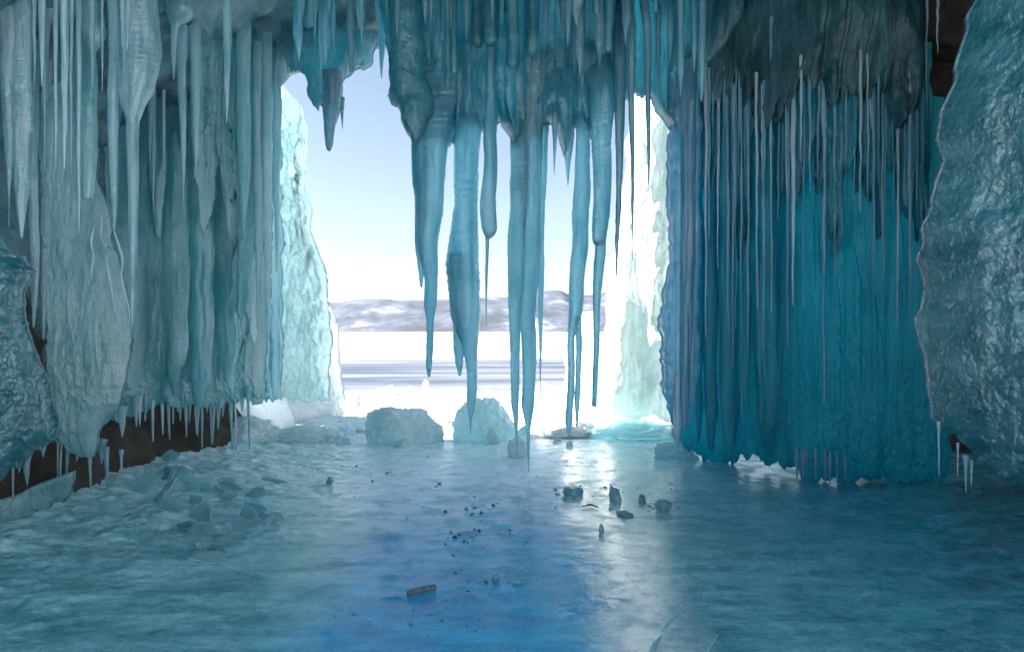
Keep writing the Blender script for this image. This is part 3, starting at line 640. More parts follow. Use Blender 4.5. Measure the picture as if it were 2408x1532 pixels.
for x, yt, yb, w in FR:
    xd, y0, y1, wd = x * .3928, 946 + yt * .3928 - 14, 946 + yb * .3928, w * .3928
    d = min(DL(xd, .02), 1.36 * F / max(y1 - 780, 1))
    ln = random.uniform(-4, 4)
    o = icicle('icicle', d, [(y0, xd - wd * .9, xd + wd * .9), (y0 + 16, xd - wd * .55, xd + wd * .55), ((y0 + y1) / 2 + 8, xd - wd * .36 + ln / 2, xd + wd * .36 + ln / 2), (y1 - 4, xd - 1.6 + ln, xd + 1.6 + ln), (y1, xd - .9 + ln, xd + .9 + ln)], M['thin' if random.random() < .3 else 'greyicicle'], flute=.25, ripple=.1)
    tag(o, None, 'icicle', 'short icicles along the foot of the left ice'); serial(o, 'fringe', xd)

# ------------------------------------------------------------------ ice round the top of the opening
o = sheet('ice_mass', [(640, -90), (760, -90), (900, -90)], [(660, 170), (700, 255), (740, 250), (780, 252), (815, 268), (835, 200), (880, 165)],
      [(-90, 600), (120, 676), (180, 686), (280, 704)], [(-90, 930), (60, 905), (150, 872), (200, 838), (280, 818)],
      [(640, 7.7), (900, 8.1)], .20, M['lip'], low=(.14, .35, .35), bump=(.03, .06, .10), teeth=(10, 18), seed=23, crust=(.03, .12))
tag(o, 'ragged teal ice lobe hanging into the upper left of the opening', 'ice formation')
lobe = o
icicle('spike', 7.75, [(170, 760, 806), (262, 760, 800), (300, 762, 788), (345, 766, 782), (356, 771, 777)], M['darkicicle'], lobe)
icicle('spike', 7.8, [(230, 798, 812), (275, 802, 808), (304, 804.5, 806)], M['darkicicle'], lobe)

lip = sheet('ice_mass', [(900, -90), (1200, -90), (1480, -90)], [(905, 225), (930, 300), (960, 342), (990, 350), (1050, 336), (1070, 300), (1130, 320), (1165, 300), (1192, 352), (1215, 340), (1290, 300), (1310, 306), (1335, 380), (1352, 300), (1370, 300), (1400, 320), (1445, 268), (1490, 215)],
      [(-90, 890), (60, 900), (150, 918), (230, 912), (290, 924), (330, 944), (400, 960)], [(-90, 1500), (210, 1490), (400, 1470)],
      [(900, 6.85), (1200, 6.72), (1490, 6.85)], .20, M['lip'], pipe=(.14, .17), low=(.16, .45, .5), bump=(.02, .06, .12), teeth=(16, 20), seed=29)
tag(lip, 'heavy teal ice lip spanning the top of the opening, root of the big icicles', 'ice formation')
o = sheet('ice_mass', [(914, -60), (1000, -60)], [(914, 250), (940, 310), (965, 346), (990, 352), (1012, 330), (1030, 260)], [(-60, 900), (80, 915), (160, 920), (230, 914), (300, 926), (360, 950)], [(-60, 990), (180, 1002), (230, 1022), (300, 1016), (360, 1000)], [(914, 6.5), (1030, 6.5)], .20, M['lip'], low=(.06, .3, .5), bump=(.016, .05, .08), teeth=(6, 18), seed=31)
tag(o, 'smooth bulging ice lobe at the left end of the heavy lip', 'ice formation')
o = sheet('ice_mass', [(1440, -90), (1560, -90), (1680, -90)], [(1440, 250), (1500, 222), (1525, 230), (1552, 214), (1575, 265), (1600, 330), (1680, 260), (1780, 120)],
      [(-90, 1440), (260, 1462), (340, 1560)], [(-90, 1780), (60, 1740), (160, 1670), (340, 1650)], [(1440, 7.3), (1600, 7.3), (1780, 6.7)], .14, M['lip'], pipe=(.10, .13), low=(.10, .4, .6), bump=(.02, .05, .12), teeth=(14, 16), seed=37)
tag(o, 'frosty ice roof above the white sunlit column on the right', 'ice formation')

o = sheet('ice_mass', [(360, -90), (700, -90)], [(360, 90), (420, 60), (470, 130), (520, 80), (580, 120), (640, 90), (700, 150)], [(-90, 360), (160, 380)], [(-90, 700), (160, 690)], [(360, 6.6), (700, 7.7)], .10, M['lip'], pipe=(.10, .12), low=(.12, .4, .5), bump=(.02, .05, .1), teeth=(50, 24), seed=89)
tag(o, 'ragged icy roof edge above the teal left curtain', 'ice formation')
# the big icicles of the opening: main body, then strands and tips as parts
def big(d, prof, lab, parts=(), mat='icicle', **k):
    p0 = min(prof)
    if p0[0] > 50:
        w0 = p0[2] - p0[1]; prof = [(p0[0] - 150, p0[1] - .3 * w0, p0[2] + .3 * w0), (p0[0] - 40, p0[1] - .12 * w0, p0[2] + .12 * w0)] + list(prof)
    k.setdefault('back', .45); k.setdefault('flute', .24); k.setdefault('ripple', .035)
    o = icicle('icicle', d, prof, M[mat], **k); tag(o, lab, 'icicle', 'big icicles hanging in the opening')
    for nm, dd, pr, en in parts:
        icicle(nm, d + dd, pr, M[mat], o, end=en)
    return o
D0 = 6.55
big(D0, [(250, 978, 1072), (350, 973, 1055), (480, 977, 1040), (570, 984, 1032), (660, 999, 1026), (720, 998, 1026), (748, 1003, 1020), (860, 1001, 1015), (886, 1005, 1012)], 'stout icicle left of the pair of broad ones, side stub on its left, broken tip',
    [('stub', .03, [(260, 982, 1010), (480, 976, 1006), (570, 978, 1000), (640, 984, 998), (676, 988, 993)], 'point')])
big(D0 + .1, [(230, 1060, 1136), (310, 1065, 1130), (480, 1066, 1122), (560, 1058, 1122), (620, 1053, 1121), (680, 1058, 1123), (740, 1066, 1127), (770, 1074, 1124), (810, 1088, 1122), (870, 1096, 1120), (930, 1098, 1122), (962, 1100, 1119), (984, 1103, 1110), (1022, 1105.5, 1107)], 'broad icicle, wider in the middle, narrowing to a slim strand at its foot',
    [('stub', .05, [(600, 1060, 1092), (740, 1065, 1096), (820, 1068, 1094), (858, 1072, 1090), (884, 1079, 1084)], 'point')], flute=.25)
big(D0 - .35, [(130, 1146, 1164), (220, 1140, 1162), (330, 1134, 1166), (480, 1130, 1168), (540, 1130, 1167), (556, 1138, 1159), (562, 1143, 1153)], 'club-shaped icicle with a rounded bulb and a thread-thin drip below',
    [('drip', 0, [(548, 1141, 1152), (580, 1142.5, 1150.5), (650, 1140.5, 1147), (765, 1143, 1144)], 'point')], ripple=.07)
big(D0, [(240, 1200, 1262), (330, 1203, 1250), (470, 1199, 1240), (650, 1196, 1234), (700, 1198, 1230), (750, 1200, 1225), (860, 1202, 1222), (950, 1203, 1221), (975, 1207, 1220), (1000, 1210.5, 1218), (1086, 1215, 1216.5)], 'widest central icicle of fused strands, forked into two long needle tips',
    [('strand', .05, [(150, 1216, 1296), (330, 1220, 1280), (470, 1222, 1274), (640, 1222, 1267), (750, 1222, 1260), (900, 1227, 1256), (950, 1226, 1255), (982, 1233, 1250), (1010, 1238, 1247), (1110, 1242.5, 1244)], 'point'),
     ('strand', .12, [(150, 1256, 1296), (420, 1258, 1284), (640, 1264, 1280), (760, 1266, 1276), (935, 1270, 1271.5)], 'point')], flute=.22)
big(D0 + .05, [(230, 1350, 1392), (310, 1353, 1386), (470, 1350, 1388), (690, 1336, 1373), (745, 1333, 1367), (790, 1335, 1354), (930, 1331, 1350), (990, 1328, 1346), (1026, 1336, 1339)], 'long leaning icicle with a rounded spear tip and a thinner twin strand',
    [('strand', .04, [(745, 1353, 1367), (820, 1354, 1368), (940, 1351, 1364), (1005, 1355, 1358)], 'point')])
big(D0 - .1, [(230, 1388, 1448), (300, 1393, 1442), (470, 1393, 1436), (560, 1393, 1428), (580, 1394, 1427)], 'square-ended icicle with a narrow blunt rod continuing below',
    [('rod', .01, [(566, 1398, 1425), (600, 1397, 1424), (690, 1395, 1414), (730, 1395, 1412), (900, 1394, 1406), (957, 1393, 1404)], 'blunt')], end='blunt')
big(6.3, [(-100, 1444, 1476), (150, 1446, 1472), (400, 1449, 1466), (570, 1446, 1456), (690, 1447, 1448.5)], 'dark slim icicle crossing the left edge of the white sunlit column', mat='darkicicle')
big(6.1, [(-120, 1470, 1496), (150, 1476, 1494), (300, 1480, 1492), (450, 1483, 1491), (612, 1486.5, 1488)], 'needle icicle in front of the white column, second from its left side', mat='darkicicle')
big(6.1, [(-120, 1508, 1534), (150, 1514, 1532), (250, 1518, 1530), (380, 1522, 1529), (462, 1525, 1526.5)], 'short dark needle over the upper middle of the white column', mat='darkicicle')
big(6.3, [(-60, 1540, 1556), (150, 1545, 1553), (238, 1548.5, 1550)], 'tiny dark needle just reaching the top of the white column', mat='darkicicle')
big(D0, [(240, 1296, 1316), (310, 1298, 1310), (411, 1302.5, 1304)], 'small icicle between the widest one and the frosty drop', mat='icicle')
big(D0 + .2, [(230, 1312, 1362), (310, 1316, 1354), (350, 1322, 1348), (385, 1330, 1342), (437, 1335, 1336.5)], 'frosty drop-shaped icicle tapering to a thin point', mat='icicle', flute=.3)
big(6.9, [(60, 886, 912), (140, 892, 902), (186, 896.5, 898)], 'small icicle pointing into the gap of sky beside the smooth lobe', mat='icicle')

# stubs of the ceiling: (x, y_tip, width, blunt?)
ST = [(780, 72, 15, 0), (850, 38, 16, 0), (934, 96, 14, 0), (1123, 112, 28, 1), (1152, 108, 34, 1), (1204, 163, 31, 1), (1250, 132, 34, 1), (1283, 102, 12, 0), (1307, 20, 12, 0), (1350, 175, 16, 0), (1357, 64, 40, 0), (1420, 120, 12, 0), (1440, 150, 14, 0), (1180, 60, 14, 0), (1060, 70, 20, 0), (1000, 54, 20, 0), (720, 60, 30, 1), (1576, 150, 16, 0), (1600, 230, 14, 0), (1650, 240, 18, 0), (1632, 170, 14, 0), (1560, 60, 16, 0)]
for q in range(34):
    ST.append((random.uniform(640, 1660), random.uniform(20, 190), random.uniform(9, 22), int(random.random() < .25)))
for x, y1, w, bl in ST:
    y0 = -150; d = random.uniform(5.9, 6.4)
    o = icicle('icicle', d, [(y0, x - w * .62, x + w * .62), (y1 - 60, x - w * .5, x + w * .5), (y1 - 14, x - w * (.5 if bl else .14), x + w * (.5 if bl else .14)), (y1, x - w * (.45 if bl else .04), x + w * (.45 if bl else .04))], M['lip' if bl else 'icicle'], end='blunt' if bl else 'point', flute=.15)
    tag(o, None, 'icicle', 'short icicles under the cave roof'); serial(o, 'roof_blunt' if bl else 'roof', x)

# ------------------------------------------------------------------ outside ice and snow
o = sheet('ice_column', [(1320, 150), (1580, 150)], [(1320, 1000), (1400, 1005), (1450, 990), (1475, 985), (1530, 975), (1580, 1000)],
      [(150, 1488), (230, 1484), (400, 1466), (600, 1438), (700, 1424), (820, 1418), (1010, 1408)], [(150, 1600), (1010, 1600)],
      [(1320, 10.0), (1600, 10.2)], .45, M['whiteice'], pipe=(.12, .45), low=(.30, .7, .9), bump=(.04, .14, .2), teeth=(10, 26), seed=41, crust=(.05, .3), edge=3)
tag(o, 'massive white sunlit ice column on the right of the opening', 'ice column')
o = sheet('ice_column', [(1320, 735), (1410, 730)], [(1320, 1000), (1410, 1000)], [(720, 1362), (800, 1345), (850, 1326), (900, 1328), (1000, 1345)], [(720, 1400), (1000, 1425)], [(1320, 10.8), (1420, 10.8)], .4, M['whiteice'], low=(.2, .5, .6), seed=43, step=3)
tag(o, 'lower white ice pillar left of the massive sunlit column', 'ice column')

def mound(nm, x0, x1, yt, yb, lab, mat, seed, facets=0, rough=.3, sy=.8, cat='ice mound'):
    d = H * F / (yb - 780); w = (x1 - x0) / 2 / F * d; h = (yb - yt) / F * d
    p = P((x0 + x1) / 2, yb, d); 
    o = lump(nm, (p[0], d + w * sy, p[2] + h * .22), (w, w * sy, h * .80), M[mat], seed, 56, rough, facets, fine=.12)
    return tag(o, lab, cat, 'snow and ice heaps at the mouth')
mound('ice_mound', 872, 1036, 962, 1046, 'flat-topped frosted mound left of the rounded one at the mouth', 'mound', 3, 12, .22)
mound('ice_mound', 1066, 1208, 946, 1038, 'tall rounded frosted mound behind the forked icicle', 'mound', 5, 0, .26)
mound('ice_mound', 690, 872, 990, 1016, 'low long snow heap below the crusty left column', 'mound', 8)
mound('ice_mound', 620, 790, 1008, 1046, 'flat snow drift with a dark foot, left of both frosted mounds', 'mound', 12)
mound('ice_mound', 470, 640, 990, 1052, 'snow heap behind the last fringe icicles of the left wall', 'mound', 14)
mound('ice_mound', 600, 790, 915, 1000, 'fluted white snow bank seen under the crusty left column', 'snow', 15, sy=.5)
mound('ice_chunk', 1188, 1242, 1034, 1076, 'small frosted lump behind the two needle tips', 'mound', 16, 8, cat='ice chunk')
mound('ice_mound', 1390, 1600, 1004, 1034, 'low greenish ice ridge at the foot of the white column', 'shard', 18)
mound('ice_mound', 1262, 1400, 992, 1026, 'low bright snow heap left of the white column foot', 'snow', 21)
mound('ice_chunk', 1560, 1640, 1046, 1082, 'low ice lump under the grey column right of the opening', 'shard', 22, 8, cat='ice chunk')
g6 = random.Random(21)
for k in range(26):
    x, y, w = g6.uniform(640, 1400), g6.uniform(1022, 1054), g6.uniform(8, 32)
    o = mound('ice_chunk', x - w / 2, x + w / 2, y - w * g6.uniform(.4, .8), y, None, 'mound', 400 + k, 8, .3, cat='ice chunk')
    o['group'] = 'small pale rubble at the mouth'; serial(o, 'rubble', x)
for k, (x0, x1, yt, yb) in enumerate([(820, 850, 935, 975), (990, 1010, 900, 925), (1090, 1120, 905, 930), (1250, 1290, 905, 935), (900, 930, 905, 930)]):
    mound('ice_block', x0, x1, yt, yb, ['leaning white ice block on the snow beyond the flat-topped mound', 'white ice block on the snow below the stout icicle', 'white ice block on the snow left of the forked icicle', 'white ice block on the snow right of the forked icicle', 'small white ice block at the far edge of the snow, left side'][k], 'snow', 50 + k, 7, cat='ice block')

# ------------------------------------------------------------------ right ice
dr = [(1560, 7.6), (1690, 7.4), (1900, 6.45), (2190, 6.05), (2300, 5.9)]
o = sheet('rock_arch', [(1630, -120), (2330, -120)], [(1630, 280), (1700, 300), (1900, 420), (2150, 520), (2330, 560)], [(-120, 1655), (0, 1655), (60, 1645), (130, 1636), (300, 1632), (560, 1632)], [(-120, 2340), (560, 2330)], [(1630, 7.9), (2200, 6.7), (2330, 6.4)], .15, M['rock'], low=(.30, .6, .5), bump=(.03, .12, .12), teeth=(8, 60), seed=77, step=3)
tag(o, 'dark brown rock showing in the upper right corner beside the huge ice mass', 'rock')
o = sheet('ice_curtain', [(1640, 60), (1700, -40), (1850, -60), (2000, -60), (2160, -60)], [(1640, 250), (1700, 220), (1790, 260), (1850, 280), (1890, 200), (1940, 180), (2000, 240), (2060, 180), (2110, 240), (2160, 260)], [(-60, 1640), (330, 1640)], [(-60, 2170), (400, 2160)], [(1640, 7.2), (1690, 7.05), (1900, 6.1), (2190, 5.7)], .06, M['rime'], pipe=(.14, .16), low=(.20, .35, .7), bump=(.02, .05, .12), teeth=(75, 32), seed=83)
tag(o, 'dark grey ragged ice drapery under the rock arch, roots of thin icicles', 'ice curtain')
o = sheet('ice_curtain', [(1640, 160), (1850, 120), (2160, 100)], [(1640, 520), (1690, 360), (1740, 560), (1800, 330), (1870, 470), (1910, 300), (1950, 560), (2010, 330), (2060, 520), (2100, 340), (2180, 600)], [(100, 1640), (600, 1640)], [(100, 2190), (600, 2185)], [(1640, 7.35), (1690, 7.2), (1900, 6.28), (2190, 5.9)], .04, M['midrime'], pipe=(.12, .075), low=(.10, .4, .8), bump=(.010, .05, .12), teeth=(120, 13), seed=87)  # added layer whose middle tone makes the dark-to-blue gradient
tag(o, 'ragged teal drapery added to grade the dark fringe into the blue curtain', 'ice curtain')
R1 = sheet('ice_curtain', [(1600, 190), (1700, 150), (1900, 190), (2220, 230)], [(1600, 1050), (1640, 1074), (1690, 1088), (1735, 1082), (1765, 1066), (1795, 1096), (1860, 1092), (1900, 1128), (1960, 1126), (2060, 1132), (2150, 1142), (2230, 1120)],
      [(100, 1600), (1100, 1600)], [(100, 2240), (1150, 2230)], dr, .10, M['blue'], pipe=(.10, .085), low=(.12, .6, 1.6), bump=(.010, .05, .1), teeth=(18, 15), seed=47, rough_low=.10, pend=(2.9, 1.2))
tag(R1, 'broad deep blue ice curtain along the right wall', 'ice curtain')
for x0, x1, yt, yb, dd in ((1655, 1690, 260, 1060, .12), (1692, 1740, 230, 1075, .16), (1742, 1770, 240, 960, .12), (1775, 1850, 300, 1080, .08), (1625, 1655, 220, 1040, .10)):
    xm = (x0 + x1) / 2
    icicle('rib', float(poly(dr, xm)) - dd, [(yt - 60, x0 + 4, x1 - 4), (yt + 60, x0, x1), (yb - 260, x0, x1), (yb - 90, x0 + 4, x1 - 4), (yb, xm - 5, xm + 5)], M['blue'], R1, flute=.3, flat=.6, ripple=.02)

R0 = sheet('ice_column', [(1560, 120), (1650, 120)], [(1560, 1000), (1592, 1060), (1630, 1010), (1650, 1000)], [(100, 1566), (330, 1572), (640, 1570), (740, 1552), (860, 1552), (1000, 1574), (1080, 1586)], [(100, 1650), (900, 1640), (1000, 1618), (1080, 1598)],
      [(1550, 7.2), (1650, 7.3)], .12, M['jamb'], pipe=(.10, .11), low=(.05, .3, 1.5), bump=(.008, .05, .2), teeth=(4, 20), seed=53, edge=3)
tag(R0, 'slender grey-blue column at the right jamb of the opening', 'ice column')
icicle('tip', 7.1, [(880, 1582, 1606), (1000, 1584, 1602), (1040, 1587, 1596), (1086, 1590, 1591.5)], M['thin'], R0)
icicle('rib', 7.05, [(140, 1604, 1640), (500, 1606, 1634), (800, 1608, 1626), (1000, 1612, 1618)], M['jamb'], R0, flute=.3)

R2 = sheet('ice_mass', [(2160, -160), (2290, -170), (2900, -170)], [(2160, 1000), (2225, 1030), (2262, 1085), (2300, 1122), (2350, 1132), (2420, 1138), (2500, 1138), (2900, 1160)],
      [(-170, 2310), (0, 2290), (130, 2252), (190, 2242), (260, 2211), (330, 2204), (380, 2216), (440, 2196), (540, 2166), (620, 2160), (680, 2172), (740, 2154), (800, 2160), (900, 2180), (980, 2190), (1140, 2196)], [(-170, 2900), (1140, 2900)],
      [(2150, 4.5), (2500, 3.9), (2900, 3.5)], .22, M['crystal'], low=(.12, .35, .55), bump=(.055, .16, .20), teeth=(16, 26), seed=59, rough_low=.06, edge=5, jag_k=.2)
tag(R2, 'huge dimpled ice mass hanging along the right edge', 'ice formation')

# thin pale icicles before the right curtain: (x, y_root, y_tip, width)
TH = [(1690, 120, 632, 10), (1710, 200, 857, 15), (1742, 160, 986, 9), (1759, 250, 852, 13), (1779, 210, 727, 9), (1798, 230, 826, 11), (1816, 70, 354, 15), (1850, 220, 774, 9), (1866, 10, 718, 20), (1904, 150, 458, 12), (1939, 180, 947, 18), (1963, 200, 653, 11), (2025, 100, 501, 11), (2055, 90, 712, 15), (2075, 130, 735, 9), (2083, 100, 632, 11), (2112, 70, 770, 14), (2140, -40, 731, 22), (2157, 300, 540, 8), (2181, -40, 242, 9), (2207, -40, 125, 9), (1668, 200, 560, 10), (1726, 240, 640, 8), (1832, 240, 520, 8), (1884, 170, 380, 10), (1925, 190, 420, 8), (1990, 190, 400, 9), (2008, 160, 560, 8), (2040, 150, 470, 7), (2098, 120, 500, 7), (2126, 110, 420, 8), (1646, 100, 400, 12)]
g4 = random.Random(4)
for q in range(26):
    x = g4.triangular(1640, 2170, 1720); TH.append((x, g4.uniform(60, 260), g4.choice((g4.uniform(300, 480), g4.uniform(420, 900))), g4.uniform(4, 11)))
for q_, (x, y0, y1, w) in enumerate(TH):
    d = float(poly(dr, x)) - random.uniform(.28, .45)
    y0 = max(y0, float(np.interp(x, [1640, 1760, 1850, 2000, 2160], [150, 60, 30, -20, -60])) + 40); w *= .8
    kk = [(y0 - 40, x - w * .7, x + w * .7)]; n = 9
    lean = random.uniform(-3, 3)
    for q in range(1, n):
        t = q / n; ww = w * (1 - t * .8) * random.uniform(.78, 1.2); cx = x + lean * t + random.uniform(-1.6, 1.6)
        kk.append((y0 + (y1 - y0) * t, cx - ww / 2, cx + ww / 2))
    kk.append((y1, x + lean - .8, x + lean + .8))
    o = icicle('icicle', d, kk, M['rightthin' if q_ % 4 else 'thin'], flute=.3, ripple=.06)
    tag(o, None, 'icicle', 'thin pale icicles before the right curtain'); serial(o, 'right', x)
# small icicles at the foot of the right ice
FT = [(1874, 1090, 1158, 7), (1888, 1095, 1168, 9), (1896, 1085, 1172, 6), (1918, 1090, 1146, 7), (1940, 1095, 1176, 8), (1952, 1100, 1160, 6), (1968, 1100, 1150, 8), (1988, 1105, 1150, 6)]
for x, y0, y1, w in FT:
    d = float(poly(dr, x)) - random.uniform(.16, .30); y1 = min(y1, 780 + 1.36 * F / d)
    o = icicle('icicle', d, [(y0 - 40, x - w * .3, x + w * .3), (y0 - 20, x - w * .6, x + w * .6), (y0 + 10, x - w * .32, x + w * .4), (y1, x - .9, x + .9)], M['jamb'], ripple=.1, flute=.3)
    tag(o, None, 'icicle', 'short icicles at the foot of the blue curtain'); serial(o, 'rfoot', x)
for x, y0, y1, w in [(2208, 1010, 1118, 5), (2252, 1060, 1120, 4), (2272, 1090, 1158, 8), (2284, 1100, 1142, 5)]:
    o = icicle('icicle', 4.3, [(y0 - 20, x - w, x + w), (y0 + 10, x - w * .5, x + w * .5), (y1, x - .9, x + .9)], M['greyicicle'], ripple=.1)
    tag(o, None, 'icicle', 'short icicles under the huge right mass'); serial(o, 'rmass', x)

ORD = 'first second third fourth fifth sixth seventh eighth ninth tenth eleventh twelfth thirteenth fourteenth fifteenth sixteenth seventeenth eighteenth nineteenth twentieth'.split()
def ordinal(k):
    if k < 20: return ORD[k]
    tens = {2: 'twenty', 3: 'thirty', 4: 'forty', 5: 'fifty', 6: 'sixty', 7: 'seventy', 8: 'eighty', 9: 'ninety'}; k1 = k + 1
    return (tens[k1 // 10][:-1] + 'ieth' if k1 % 10 == 0 else tens[k1 // 10] + '-' + ORD[k1 % 10 - 1])
TXT = {'rubble': '{} from the left of the small pale ice rubble pieces at the mouth', 'left': '{} from the left of the slim icicles hanging before the left wall', 'fringe': '{} from the left of the short icicles fringing the left ice foot',
       'roof': '{} from the left of the pointed icicles on the roof above the opening',
       'roof_blunt': '{} from the left of the blunt rounded ice stubs under the roof',
       'right': '{} from the left of the thin pale icicles before the blue curtain',
       'rfoot': '{} from the left of the short drips at the blue curtain foot',
       'rmass': '{} from the left of the drips under the huge right ice mass'}
for key, lst in SERIES.items():
    for k, (x, o) in enumerate(sorted(lst, key=lambda q: q[0])): o['label'] = TXT[key].format(ordinal(k))

# ------------------------------------------------------------------ things lying on the floor
def on_floor(x, y):
    d = H * F / (y - 780); p = P(x, y, d); p[2] = float(floor_z(np.array([p[0]]), np.array([p[1]]))[0]); return p, d
def chunk(x0, x1, yt, yb, lab, mat='darkshard', seed=0, cat='ice chunk', nm='ice_chunk'):
    p, d = on_floor((x0 + x1) / 2, yb); w = .86 * (x1 - x0) / 2 / F * d; h = .9 * (yb - yt) / F * d
    o = lump(nm, (p[0], p[1] + w * .4, p[2] + h * .2), (w, w * .7, h * .75), M[mat], seed, 30, .2, 9, rot=(0, 0, random.uniform(0, 3)))
    tag(o, lab, cat, 'broken ice lying on the cave floor')
chunk(1322, 1370, 1140, 1164, 'dark wet ice block left of the tilted one on the bright streak', seed=1)
chunk(1425, 1468, 1138, 1176, 'tilted dark ice chunk on the bright floor streak', seed=2)
chunk(1500, 1524, 1158, 1182, 'small dark ice chunk right of the tilted one', seed=4)
chunk(1538, 1582, 1176, 1202, 'dark crumbled ice heap right of the bright streak', seed=5)
chunk(1446, 1494, 1198, 1214, 'flat dark ice slab on the bright streak near the twig', seed=6)
chunk(1408, 1420, 1234, 1252, 'little dark ice lump below the flat slab', seed=7)
chunk(760, 786, 1128, 1144, 'dark ice lump at the left rim of the pale floor', seed=8)
chunk(1152, 1178, 1344, 1364, 'small jagged ice piece in the middle of the blue floor', 'shard', seed=9)
chunk(1206, 1228, 1362, 1372, 'small pale ice flake right of the jagged piece', 'shard', seed=10)
def rod(pts, r, mat, nm, lab, cat, flat=.6, group=None):
    q = []
    for x, y, up in pts:
        p, d = on_floor(x, y); p[2] += up; q.append(p)
    o = tube(nm, q, r, M[mat], nt=9, flat=flat); tag(o, lab, cat, group); return o
rod([(1366, 1194, .012), (1388, 1190, .02), (1408, 1196, .012)], [.004, .008, .005], 'wood', 'twig', 'brown bent twig lying on the bright floor streak', 'twig')
rod([(956, 1402, .012), (990, 1394, .014), (1026, 1386, .012)], [.016, .019, .017], 'bark', 'bark_sliver', 'grey sliver of bark lying across the blue floor', 'bark')
rod([(1556, 1500, .02), (1580, 1470, .03), (1604, 1448, .03), (1628, 1428, .025)], [.006, .014, .018, .007], 'thin', 'ice_shard', 'long clear ice shard lying at the bottom right of the bright streak', 'ice shard')
rod([(1526, 1560, .02), (1540, 1530, .025), (1556, 1506, .02)], [.018, .02, .008], 'thin', 'ice_shard', 'stubby clear ice shard at the bottom edge below the long one', 'ice shard')
rod([(1662, 1545, .02), (1676, 1522, .025), (1690, 1502, .02)], [.006, .009, .004], 'thin', 'ice_shard', 'thin ice sliver at the bottom edge right of the long shard', 'ice shard')
rod([(890, 1408, .006), (930, 1404, .007), (950, 1404, .006)], [.004, .007, .004], 'shard', 'ice_shard', 'faint ice splinter left of the bark sliver', 'ice shard')

# broken plates heaped by the left wall: (x, y, width, height, tilt)
PL = [(352, 1150, 60, 84, .5), (385, 1190, 44, 80, -.5), (420, 1140, 70, 56, .4), (330, 1172, 40, 66, .9), (462, 1168, 80, 36, .3), (500, 1120, 60, 26, .5), (470, 1230, 90, 40, .25), (540, 1160, 70, 28, .3), (430, 1260, 70, 40, -.3), (560, 1255, 44, 40, .6), (600, 1210, 80, 22, .2), (480, 1330, 90, 44, .3), (395, 1110, 40, 60, -.2), (250, 1230, 90, 36, .2), (640, 1140, 70, 18, .2), (520, 1290, 80, 30, .3), (410, 1080, 50, 40, .5)]
for q in range(22):
    PL.append((random.triangular(240, 700, 420), random.triangular(1090, 1330, 1170), random.uniform(24, 70), random.uniform(14, 50), random.uniform(-.4, .8)))
srt = sorted(range(len(PL)), key=lambda i: PL[i][0])
for i, (x, y, w, h, tl) in enumerate(PL):
    p, d = on_floor(x, y); a, b = w / 2 / F * d, h / F * d
    o = slab('ice_plate', (p[0], p[1] + .04, p[2] + b * .28), a * 1.1, b * .55, random.uniform(.012, .028), (random.uniform(.2, 1.15), tl * .6, random.uniform(-.9, .9)), M['shard'], 200 + i)
    tag(o, '{} from the left of the broken ice plates heaped by the left wall'.format(ordinal(srt.index(i))), 'ice plate', 'broken ice plates by the left wall')

# skirt of white ice on the foot of the rock at lower left
o = sheet('ice_ledge', [(-60, 1190), (40, 1165), (110, 1130), (180, 1105)], [(-60, 1290), (0, 1265), (60, 1230), (110, 1195), (180, 1165)], [(1080, -60), (1300, -60)], [(1080, 178), (1300, 150)], [(-60, 4.55), (180, 5.3)], .10, M['grey'], pipe=(.07, .06), low=(.10, .16, .16), bump=(.04, .05, .07), seed=67, teeth=(16, 14), rough_low=.06)
tag(o, 'white ribbed ice ledge on the rock at the lower left corner', 'ice ledge')

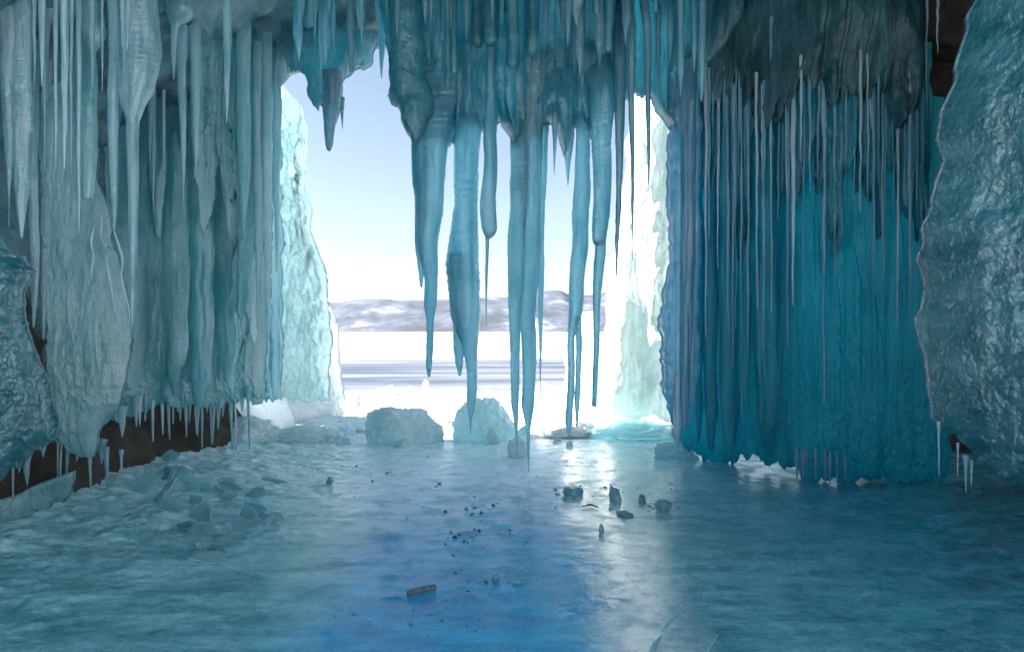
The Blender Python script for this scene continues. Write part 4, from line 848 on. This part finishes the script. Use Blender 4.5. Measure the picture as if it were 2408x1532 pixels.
# grit scattered on the floor
proto = []
for k in range(5):
    o = lump('ice_crumb', (0, 0, 0), (1, .8, .6), M['grit' if k < 2 else 'darkshard'], 300 + k, 8, .4, 6)
    proto.append(o)
n_g = 0; CL = [(1100, 1100, 260), (1250, 1090, 200), (900, 1110, 130), (1120, 1205, 60), (1290, 1150, 90), (1180, 1260, 120), (1105, 1265, 30), (1450, 1160, 90), (1150, 1345, 70), (820, 1090, 90), (1000, 1150, 120), (1560, 1190, 30), (1030, 1440, 120)]
while n_g < 170:
    t = random.random()
    cxy = CL[random.randrange(len(CL))]; x, y = random.gauss(cxy[0], cxy[2]), random.gauss(cxy[1], cxy[2] * .28)
    if y < 1060: continue
    if not (640 < x < 1700): continue
    p, d = on_floor(x, y); src = proto[n_g % 5]
    o = src if n_g < 5 else src.copy()
    if n_g >= 5: C.collection.objects.link(o)
    s = random.choice((.004, .005, .006, .007, .009, .013)) * (.8 + .25 * d / 5)
    o.location = (p[0], p[1], p[2] + s * .15); o.scale = (s * random.uniform(.8, 1.5), s, s * random.uniform(.7, 1.1)); o.rotation_euler = (0, 0, random.uniform(0, 6))
    tag(o, 'dark crumb of dirty ice scattered on the cave floor', 'ice crumb', 'dark crumbs scattered on the floor'); n_g += 1

# a thing with parts becomes an Empty that parents its body and its parts
BODY = {'icicle': 'shaft', 'ice_curtain': 'ice_sheet', 'ice_column': 'column_body', 'ice_mass': 'lobe'}
for o in [q for q in C.objects if q.parent is None and q.children and q.type == 'MESH']:
    nm = o.name.split('.')[0]; ch = list(o.children)
    o.name = BODY[nm]; e = bpy.data.objects.new(nm, None); C.collection.objects.link(e)
    e.location = o.location; e.empty_display_size = .1
    for k in ('label', 'category', 'group'):
        if k in o: e[k] = o[k]; del o[k]
    o.parent = e; o.location = (0, 0, 0)
    for c_ in ch: c_.parent = e
for o in C.objects:
    if '_org' in o: del o['_org']
    if 'label' in o and 'kind' not in o: o['kind'] = 'thing'

# ------------------------------------------------------------------ the cold air over the lake
def build_haze():
    bm_v = [(x, y, z) for x in (-8500, 8500) for y in (-2800, 8600) for z in (-1.2, 520)]
    q = [(0, 1, 3, 2), (4, 6, 7, 5), (0, 4, 5, 1), (2, 3, 7, 6), (0, 2, 6, 4), (1, 5, 7, 3)]
    m, n, l, out = nt_new('cold_air'); v = n.new('ShaderNodeVolumePrincipled')
    v.inputs['Color'].default_value = (.80, .86, .97, 1); v.inputs['Density'].default_value = 0.18e-4; v.inputs['Anisotropy'].default_value = .1
    l.new(v.outputs[0], out.inputs['Volume'])
    o = mesh('haze', bm_v, np.array(q), m, smooth=False, origin=(0, 0, 0)); del o['_org']; o['kind'] = 'stuff'
build_haze()
